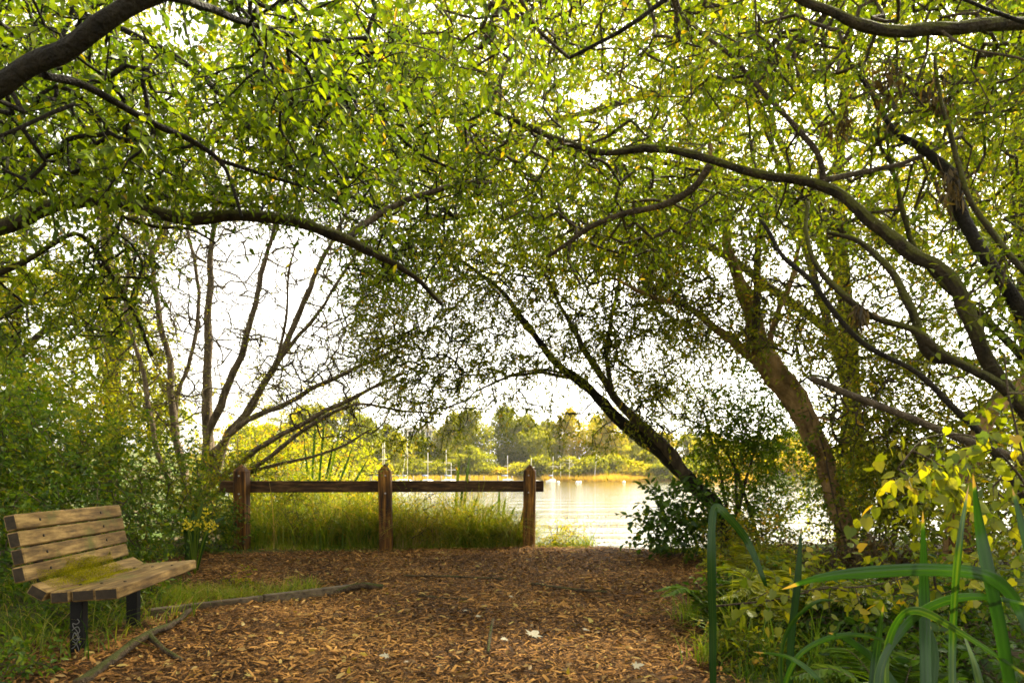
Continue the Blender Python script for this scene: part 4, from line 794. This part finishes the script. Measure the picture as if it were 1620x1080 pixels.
# cattail blades behind the fence
def cattail(label, px, d, lst):
    b = P(px, 800, d); g = float(hgt(b[0], b[1])); t = thing('cattail_plant', label, 'reed', (b[0], b[1], g), 'cattail clumps')
    for x0, x1, yt in lst:
        c = [np.array([b[0]+(x0-px)/F*d, d, g]), P((x0*.6+x1*.4), (yt+860)/2, d), P(x1, yt, d+rng.normal(0, .1))]; sword(mb := MB(), c, .045, 0, rng.uniform(.3, .7)); mb.build('leaf', M['reed'], t)
cattail('dark cattail blades behind the right stretch of the rail', 728, 11.2, [(718, 727, 722), (730, 744, 712), (738, 757, 780), (712, 700, 790), (725, 733, 760), (745, 790, 790)])
cattail('short cattail blades just left of the right fence post', 792, 11.0, [(785, 775, 800), (792, 800, 785), (797, 815, 800), (788, 790, 770)])
cattail('tall green reed clump behind the left stretch of the rail', 505, 13.2, [(490, 500, 650), (500, 530, 690), (505, 545, 650), (512, 560, 700), (495, 480, 690), (520, 585, 720), (500, 515, 640)])
cattail('thin green blades beside the yellow flowers', 300, 7.4, [(296, 293, 800), (302, 306, 805), (306, 330, 800), (310, 358, 815), (298, 288, 830), (305, 322, 790)])
# yellow flowers
b = P(308, 870, 7.2); g = float(hgt(b[0], b[1])); t = thing('yellow_flowers', 'small yellow flowering plant beside the far end of the bench', 'flower', (b[0], b[1], g))
for k in range(9):
    e = P(308+rng.normal(0, 14), 834+rng.normal(0, 9), 7.2+rng.normal(0, .05)); mb = MB(); c = catmull([np.array([b[0], b[1], g]), (b+e)/2+rng.normal(0, .02, 3), e], 5); tube(mb, c, .004, 5); s_ = mb.build('stem', M['grass'], t)
    mb = MB(); n = 16; a = rng.normal(size=(n, 3)); leaves(mb, np.tile(e, (n, 1))+a*.018, a+[0, 0, .4], rng.normal(size=(n, 3)), .035, .022, rng.random(n), 0, 'small'); mb.build('flower', M['petal'], s_)
# withered clumps hanging in the arching tree
for lab, px, py, n, sz, d in (('big clump of withered brown leaves hanging from the arching limbs', 1400, 130, 42, .22, 4.7), ('brown withered clump hanging in the upper right, right of the bigger one', 1480, 150, 34, .2, 4.8), ('dark withered leaves hanging below the big brown clump', 1330, 195, 20, .13, 4.8),
                              ('strip of dead leaves hanging down the dark limb at the right', 1505, 290, 40, .16, 4.6), ('small dead twig nest caught on the dark limb at the right', 1362, 490, 18, .07, 4.25)):
    c = P(px, py, d); t = thing('withered_clump', lab, 'leaves', tuple(c), 'withered leaf clumps'); n *= 3; mb = MB(); q = c+rng.normal(0, sz*.34, (n, 3))*[1, .8, 1.25]
    leaves(mb, q, rng.normal(0, .4, (n, 3))+[0, 0, -1], rng.normal(size=(n, 3)), rng.uniform(.06, .13, n), rng.uniform(.010, .026, n), rng.random(n), 0, 'long'); mb.build('dead_leaf_cluster', M['leaf_dead'], t)
    mb = MB()
    for k in range(6): tube(mb, catmull([c+rng.normal(0, sz*.5, 3)+[0, 0, sz*.6], c+rng.normal(0, sz*.3, 3), c+rng.normal(0, sz*.5, 3)-[0, 0, sz*.5]], 4), .003, 4)
    mb.build('twig', M['bark_grey'], t)
# wooden post on the right
c = np.array([(1521-CX)/F*6.2, 6.2, 0]); c[2] = hgt(c[0], c[1]); t = thing('wooden_post', 'square wooden post with a flat pale cap half hidden in the bushes at the right', 'post', tuple(c))
zt = H+(HY-775)/F*6.2-c[2]; mb = MB(); box(mb, c+[0, 0, zt/2-.05], [.075, 0, 0], [0, .075, 0], [0, 0, zt/2+.05], 0, .006); mb.build('shaft', M['fence'], t)
mb = MB(); box(mb, c+[0, 0, zt+.022], [.095, 0, 0], [0, .095, 0], [0, 0, .02], 0, .005); mb.build('cap', M['log'], t)

# ------------------------------------------------------------------ grass
def grassmass(name, fields):
    mb = MB()
    for poly, n, h0, h1, wd, tn, ts, lean in fields:
        q = np.asarray(poly, float); lo, hi = q.min(0), q.max(0); p = np.zeros((0, 2))
        while len(p) < n:
            c = lo+(hi-lo)*rng.random((3*n, 2)); c = c[in_poly(c, q)]; nz = noise3(np.stack([c[:, 0], c[:, 1], 0*c[:, 0]], -1), 3.2); p = np.vstack([p, c[nz > -1.2+1.5*rng.random(len(c))]])
        p = p[:n]; z = hgt(p[:, 0], p[:, 1]); ok = z > ZW-.25; p, z = p[ok], z[ok]; m = len(p)
        hf = np.clip(1+.55*noise3(np.stack([p[:, 0], p[:, 1], 0*z], -1), 1.9, 2.)+.3*noise3(np.stack([p[:, 0], p[:, 1], 0*z], -1), 5., 4.), .3, 2)
        blades(mb, np.stack([p[:, 0], p[:, 1], z-.01], -1), rng.uniform(h0, h1, m)*hf, rng.uniform(0, 6.28, m), np.abs(rng.normal(lean, .4, m)), rng.uniform(.6, 1.3, m)*wd, np.clip(tn+ts*rng.normal(0, 1, m)+.18*noise3(np.stack([p[:, 0], p[:, 1], 0*z], -1), 2.4, 8.), 0, 1))
    return kind(mb.build(name, M['grass']), 'stuff')
grassmass('bank_grass', [([(-4.2, 9.7), (-2.2, 9.75), (-2.0, 10.6), (-2.8, 13.5), (-5, 13.5)], 4600, .40, 1.0, .012, .62, .2, .8), ([(-2.3, 9.95), (-.4, 10.1), (-.5, 10.9), (-1.6, 12.0), (-2.6, 12.0)], 4600, .5, 1.15, .011, .7, .2, .9), ([(-.5, 10.1), (.25, 10.2), (.25, 10.9), (-.5, 11.1)], 2000, .4, 1.1, .010, .66, .2, .9),
    ([(.2, 10.2), (1.25, 10.2), (1.15, 10.8), (.2, 10.9)], 900, .10, .42, .009, .5, .22, 1.0), ([(-4.0, 9.35), (-2.4, 9.6), (.3, 10.0), (1.2, 10.0), (1.2, 10.25), (-4.0, 9.95)], 2600, .04, .14, .007, .62, .2, .8), ([(1.9, 9.3), (3.6, 8.3), (3.8, 9.6), (2.0, 9.9)], 1100, .06, .2, .008, .6, .2, .8)])
grassmass('verge_grass', [([(-2.9, 5.55), (-1.75, 6.25), (-2.0, 6.9), (-2.9, 6.7), (-3.3, 6.2)], 2300, .05, .19, .006, .62, .2, .9), ([(-3.6, 3.6), (-2.45, 3.9), (-2.45, 5.3), (-3.1, 6.2), (-4.3, 6.2), (-4.8, 4)], 1700, .05, .30, .007, .45, .25, 1.0), ([(-3.6, 2.8), (-2.6, 2.9), (-2.55, 3.6), (-3.8, 4.0)], 500, .05, .2, .006, .5, .25, 1.0),
    ([(1.15, 3.2), (1.9, 3.2), (2.2, 6.5), (1.6, 5.5), (1.25, 4.5)], 1800, .04, .16, .006, .38, .25, .9), ([(2.2, 6.4), (4.2, 6.4), (4.2, 9), (2.6, 8.6)], 1500, .05, .2, .008, .5, .25, .9), ([(-4.5, 5.8), (-3.6, 6.4), (-4.3, 7.7), (-4.1, 9), (-5.4, 9)], 900, .06, .3, .008, .5, .25, 1.)])
for lab, px, py, n, hh, tn in (('bright grass tuft at the right edge of the path', 1092, 985, 90, .30, .5), ('tall thin grass tuft below the folded sword leaf', 1165, 1035, 110, .46, .45), ('grass tuft in front of the low dark plant', 1215, 1060, 90, .38, .35), ('small grass tuft nearest the bottom edge, right of the path', 1120, 1050, 70, .26, .55), ('dark grass tuft beneath the arching sword leaves', 1300, 1075, 80, .4, .3)):
    p = G(px, py); mb = MB(); q = p+np.stack([rng.normal(0, .05, n), rng.normal(0, .05, n), 0*np.ones(n)], -1); q[:, 2] = hgt(q[:, 0], q[:, 1])-.01
    blades(mb, q, rng.uniform(.5, 1.2, n)*hh, rng.uniform(0, 6.28, n), np.abs(rng.normal(.6, .4, n)), rng.uniform(.005, .010, n), np.clip(tn+.15*rng.normal(0, 1, n), 0, .9)); tag(mb.build('grass_tuft', M['grass']), lab, 'grass', 'grass tufts beside the path')
# leaves floating on the lake
n = 1500; x = np.concatenate([rng.uniform(-1.5, 3.6, n), rng.uniform(3.5, 9, 500)]); y = np.concatenate([11.2+15*rng.random(n)**1.6, rng.uniform(12, 30, 500)]); nz = noise3(np.stack([x*.7, y, 0*x], -1), 1.0); k = nz > -.5+1.1*rng.random(len(x)); x, y = x[k], y[k]; n = len(x); a = rng.uniform(0, 6.28, n)
mb = MB(); leaves(mb, np.stack([x, y, np.full(n, ZW+.006)], -1), np.stack([np.cos(a), np.sin(a), 0*a], -1), np.tile([0, 0, 1.], (n, 1)), rng.uniform(.05, .14, n), rng.uniform(.04, .09, n), rng.random(n), 0, 'long'); kind(mb.build('floating_leaf_litter', M['pad']), 'stuff')

# ------------------------------------------------------------------ far shore
def ctop(px): return np.interp(px, [380, 470, 560, 600, 650, 700, 735, 770, 800, 830, 880, 930, 965, 1000, 1060, 1150, 1230, 1330, 1450], [690, 650, 628, 672, 702, 680, 650, 638, 655, 668, 648, 656, 660, 685, 690, 700, 690, 705, 710])
ORD = ['first', 'second', 'third', 'fourth', 'fifth', 'sixth', 'seventh', 'eighth', 'ninth', 'tenth', 'eleventh', 'twelfth', 'thirteenth', 'fourteenth', 'fifteenth', 'sixteenth', 'seventeenth', 'eighteenth', 'nineteenth', 'twentieth']
def far_tree(name, label, px, d, top, wd, nt, tn, group, shape=1.0):
    x = (px-CX)/F*d; g = float(hgt(x, d)); h = H+(HY-top)/F*d-g; t = thing(name, label, 'tree', (x, d, g), group); b = np.array([x, d, g])
    tr = limb3(t, 'trunk', [b-[0, 0, .3], b+[.2, 0, h*.4], b+[-.2, 0, h*.75], b+[0, 0, h*.95]], np.array([.28, .2, .12, .04]), M['bark_grey'], 6, .1, 4)
    cl = []; nb = 13
    for k in range(nb):
        f = .10+.84*(k+rng.random())/nb; rr = wd*(math.sin(math.pi*min(1, f*.85+.15))**.6)*shape
        a = rng.uniform(0, 6.28); c = b+[math.cos(a)*rr*.45, math.sin(a)*rr*.45, h*f]; m = nt//nb
        q = nrm(rng.normal(size=(m, 3)))*(.45+.55*rng.random((m, 1))); cl.append(c+q*[rr*.8, rr*.8, h*.13])
    cl = np.concatenate(cl); n = len(cl); mb = MB(); per = 6
    pos = np.repeat(cl, per, 0)+rng.normal(0, .28, (n*per, 3)); ti = np.clip(tn+np.repeat(rng.normal(0, .10, n), per)+rng.normal(0, .10, n*per), 0, 1)
    leaves(mb, pos, rng.normal(size=(n*per, 3)), rng.normal(0, .6, (n*per, 3))+[0, -.2, .6], rng.uniform(.4, .8, n*per), rng.uniform(.28, .5, n*per), ti)
    mb.build('crown', M['leaf_far'], t)
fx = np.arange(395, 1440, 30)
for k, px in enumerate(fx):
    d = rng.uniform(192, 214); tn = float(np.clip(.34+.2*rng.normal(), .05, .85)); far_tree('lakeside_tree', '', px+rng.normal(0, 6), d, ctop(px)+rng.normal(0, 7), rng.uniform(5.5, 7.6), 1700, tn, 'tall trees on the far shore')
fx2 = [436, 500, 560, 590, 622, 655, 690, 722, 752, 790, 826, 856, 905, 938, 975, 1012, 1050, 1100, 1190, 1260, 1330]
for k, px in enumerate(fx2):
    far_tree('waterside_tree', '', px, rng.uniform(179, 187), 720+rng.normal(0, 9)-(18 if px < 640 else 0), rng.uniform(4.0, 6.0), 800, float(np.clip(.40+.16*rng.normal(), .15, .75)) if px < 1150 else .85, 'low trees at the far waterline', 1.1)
for nm in ('lakeside_tree', 'waterside_tree'):
    obs = sorted([o for o in bpy.data.objects if o.parent is None and o.name.split('.')[0] == nm], key=lambda o: o.location.x/o.location.y)
    for k, o in enumerate(obs):
        nth = ORD[k]+' from the left' if k < 18 else ORD[len(obs)-1-k]+' from the right'
        o['label'] = ('tall tree across the lake, ' if nm == 'lakeside_tree' else 'low bushy tree at the far waterline, ')+nth
mb = MB(); n = 9000; x = rng.uniform(8, 60, n)*1.; y = farshore(x)+rng.uniform(-3, 3.5, n); n = len(x)
blades(mb, np.stack([x, y, np.maximum(hgt(x, y), ZW)-.02], -1), rng.uniform(.9, 2.0, n), rng.uniform(0, 6.28, n), np.abs(rng.normal(.3, .2, n)), np.full(n, .16), rng.uniform(.8, 1, n), 0, 2)
n = 5000; x = rng.uniform(-40, 8, n)*1.; y = farshore(x)+rng.uniform(-1, 3.5, n); blades(mb, np.stack([x, y, np.maximum(hgt(x, y), ZW)-.02], -1), rng.uniform(.5, 1.2, n), rng.uniform(0, 6.28, n), np.abs(rng.normal(.3, .2, n)), np.full(n, .16), rng.uniform(.5, .9, n), 0, 2)
kind(mb.build('shore_reeds', leaf_mat('golden_reed', [(0, (.14, .15, .02)), (.6, (.30, .22, .03)), (1, (.44, .29, .04))], .35, .02)), 'stuff')
# sailboats, buoys, dock
def sailboat(px, d, top, lean, yaw, label, sc_=1.0):
    x = (px-CX)/F*d; b = np.array([x, d, ZW]); t = thing('sailboat', label, 'sailboat', tuple(b), 'sailboats moored across the lake')
    cy, sy = math.cos(yaw), math.sin(yaw); fw = np.array([cy, sy, 0]); rt = np.array([-sy, cy, 0]); Lh, Wh = 6.5*sc_, 2.1*sc_
    st_ = np.linspace(0, 1, 9); rows = []
    for s in st_:
        hw = Wh/2*(1-(2*max(0, s-.45)/1.1)**2.2)*(.8+.2*min(1, s*4)); fb = .42+.2*s
        rows.append([b+fw*(s-.5)*Lh+rt*k*hw+ez*z for k, z in ((-1, fb), (-.85, .0), (0, -.3), (.85, .0), (1, fb), (0, fb+.06))])
    mb = MB(); i = np.arange(8)[:, None]*6; j = np.arange(6)[None]; k = (j+1) % 6; mb.add(np.array(rows), [np.stack([i+j, i+6+j, i+6+k, i+k], -1).reshape(-1, 4), np.array([[0, 1, 2, 3], [0, 3, 4, 5]])]); mb.build('hull', M['hull'], t)
    mb = MB(); box(mb, b+fw*.3+ez*.62, fw*1.1*sc_, rt*.5*sc_, ez*.2, 0, .1); mb.build('cabin', M['hull'], t)
    hm = H+(HY-top)/F*d-ZW; p0 = b+fw*.6+ez*.9; p1 = p0+np.array([lean*hm, 0, hm-.9]); mb = MB(); tube(mb, [p0, (p0+p1)/2, p1], [.07, .065, .05], 6); ms = mb.build('mast', M['mast'], t)
    mb = MB(); tube(mb, [p0+(p1-p0)*.55-rt*.9, p0+(p1-p0)*.55+rt*.9], .04, 5); mb.build('spreader', M['mast'], ms)
    mb = MB(); tube(mb, [p0+ez*.6, p0+ez*.65-fw*2.8], [.16, .12], 8); mb.build('boom', M['cover'], t)
for px, d, top, lean, yaw, lab in [(603, 132, 700, 0, 1.2, 'sailboat left of the middle fence post, left one of a close pair of masts'), (609, 134, 699, 0, 1.9, 'sailboat left of the middle fence post, right one of a close pair of masts'), (643, 128, 682, 0, 1.4, 'sailboat with the tallest mast, just right of the middle fence post'), (633, 136, 690, .13, 1.0, 'sailboat whose mast leans against the tallest mast'),
                                   (675, 130, 708, 0, 1.3, 'sailboat with a white mast right of the tallest mast'), (706, 138, 711, 0, 1.7, 'sailboat with the taller of two near masts left of the cattails'), (711.5, 126, 731, 0, 1.2, 'sailboat with the shorter of two near masts left of the cattails'), (801, 148, 720, 0, 1.1, 'sailboat with a thin mast left of the right fence post'),
                                   (841, 150, 724, .03, 1.9, 'sailboat behind the right fence post with only its leaning mast tip showing'), (873, 152, 722, .02, 1.2, 'sailboat in open water right of the right fence post, its white hull showing')]:
    sailboat(px, d, top, lean, yaw, lab, 1.0 if d < 151 else .75)
for px, d, lab in ((913, 140, 'round white mooring buoy, left one of a touching pair'), (917.5, 143, 'round white mooring buoy, right one of a touching pair'), (883, 142, 'small white mooring buoy nearest the sailboat with the white hull'), (987, 146, 'lone white mooring buoy near the leaning alder')):
    x = (px-CX)/F*d; b = np.array([x, d, ZW]); z = np.linspace(-.25, .42, 8); r = .38*np.sqrt(np.maximum(.02, 1-((z-.08)/.36)**2)); mb = MB(); tube(mb, np.stack([x+0*z, d+0*z, ZW+z], -1), r, 10); bo = mb.build('mooring_buoy', M['hull']); tag(bo, lab, 'buoy', 'mooring buoys')
t = thing('boat_dock', 'low grey boat dock along the far shore behind the sailboats', 'dock', (-12, 140, ZW))
mb = MB(); box(mb, [-13, 141, ZW+.45], [17, 0, 0], [0, .9, 0], [0, 0, .09], 0, .02); mb.build('deck', M['dock'], t)
for k in range(12): mb = MB(); xx = -29+k*2.9; tube(mb, [[xx, 140.3, ZW-1.2], [xx, 140.3, ZW+1.5]], .13, 8); mb.build('piling', M['dock'], t)
for px, top, ln, lab in ((887, 726, 0, 'bare pale pole at the far waterline just right of the boat with the white hull'), (901, 722, 0, 'bare pale trunk standing behind the golden reeds'), (940, 708, .10, 'slanting dead trunk before the trees above the golden reeds')):
    dd = 176; x = (px-CX)/F*dd; hh_ = H+(HY-top)/F*dd; b = np.array([x, dd, float(hgt(x, dd))]); t = thing('dead_trunk', lab, 'tree', tuple(b)); limb3(t, 'trunk', [b-[0, 0, .5], b+[ln*hh_*.5, 0, hh_*.5], b+[ln*hh_, 0, hh_]], np.array([.13, .1, .05]), M['mast'], 6)
    for k in range(3): z_ = hh_*(.5+.15*k); limb3(t, 'limb', [b+[ln*z_, 0, z_], b+[ln*z_+rng.normal(0, .5), 0, z_+.5], b+[ln*z_+rng.normal(0, 1), 0, z_+.9]], np.array([.05, .04, .02]), M['mast'], 5)
# tall building beyond the trees
d = 560; x0, x1 = (640-CX)/F*d, (691-CX)/F*d; zt = H+(HY-676)/F*d; g = float(hgt((x0+x1)/2, d)); t = thing('apartment_tower', 'pale slab tower with upright bands of windows beyond the far trees', 'building', ((x0+x1)/2, d, g))
mb = MB(); box(mb, [(x0+x1)/2, d+8, (zt+g)/2], [(x1-x0)/2, 0, 0], [0, 8, 0], [0, 0, (zt-g)/2], 0, .1); mb.build('wall', M['concrete'], t)
for k in range(8): mb = MB(); xx = x0+(x1-x0)*(k+.5)/8; box(mb, [xx, d-.05, (zt+g)/2-1], [.62, 0, 0], [0, .12, 0], [0, 0, (zt-g)/2-2], 0, .02); mb.build('window_band', M['glass'], t)
mb = MB(); box(mb, [(x0+x1)/2+3, d+8, zt+1.2], [5, 0, 0], [0, 4, 0], [0, 0, 1.2], 0, .05); mb.build('roof_plant_room', M['concrete'], t)

# thin air over the lake
mb = MB(); box(mb, [0, 190, 33], [320, 0, 0], [0, 205, 0], [0, 0, 36.5], 0, .01)
hz = bpy.data.materials.new('haze'); hz.use_nodes = True; n = hz.node_tree; n.nodes.clear(); out = n.nodes.new('ShaderNodeOutputMaterial')
pv = n.nodes.new('ShaderNodeVolumePrincipled'); pv.inputs['Color'].default_value = (.95, .95, .93, 1); pv.inputs['Density'].default_value = .0001; pv.inputs['Anisotropy'].default_value = .3
n.links.new(pv.outputs[0], out.inputs['Volume']); kind(mb.build('haze', hz), 'stuff')
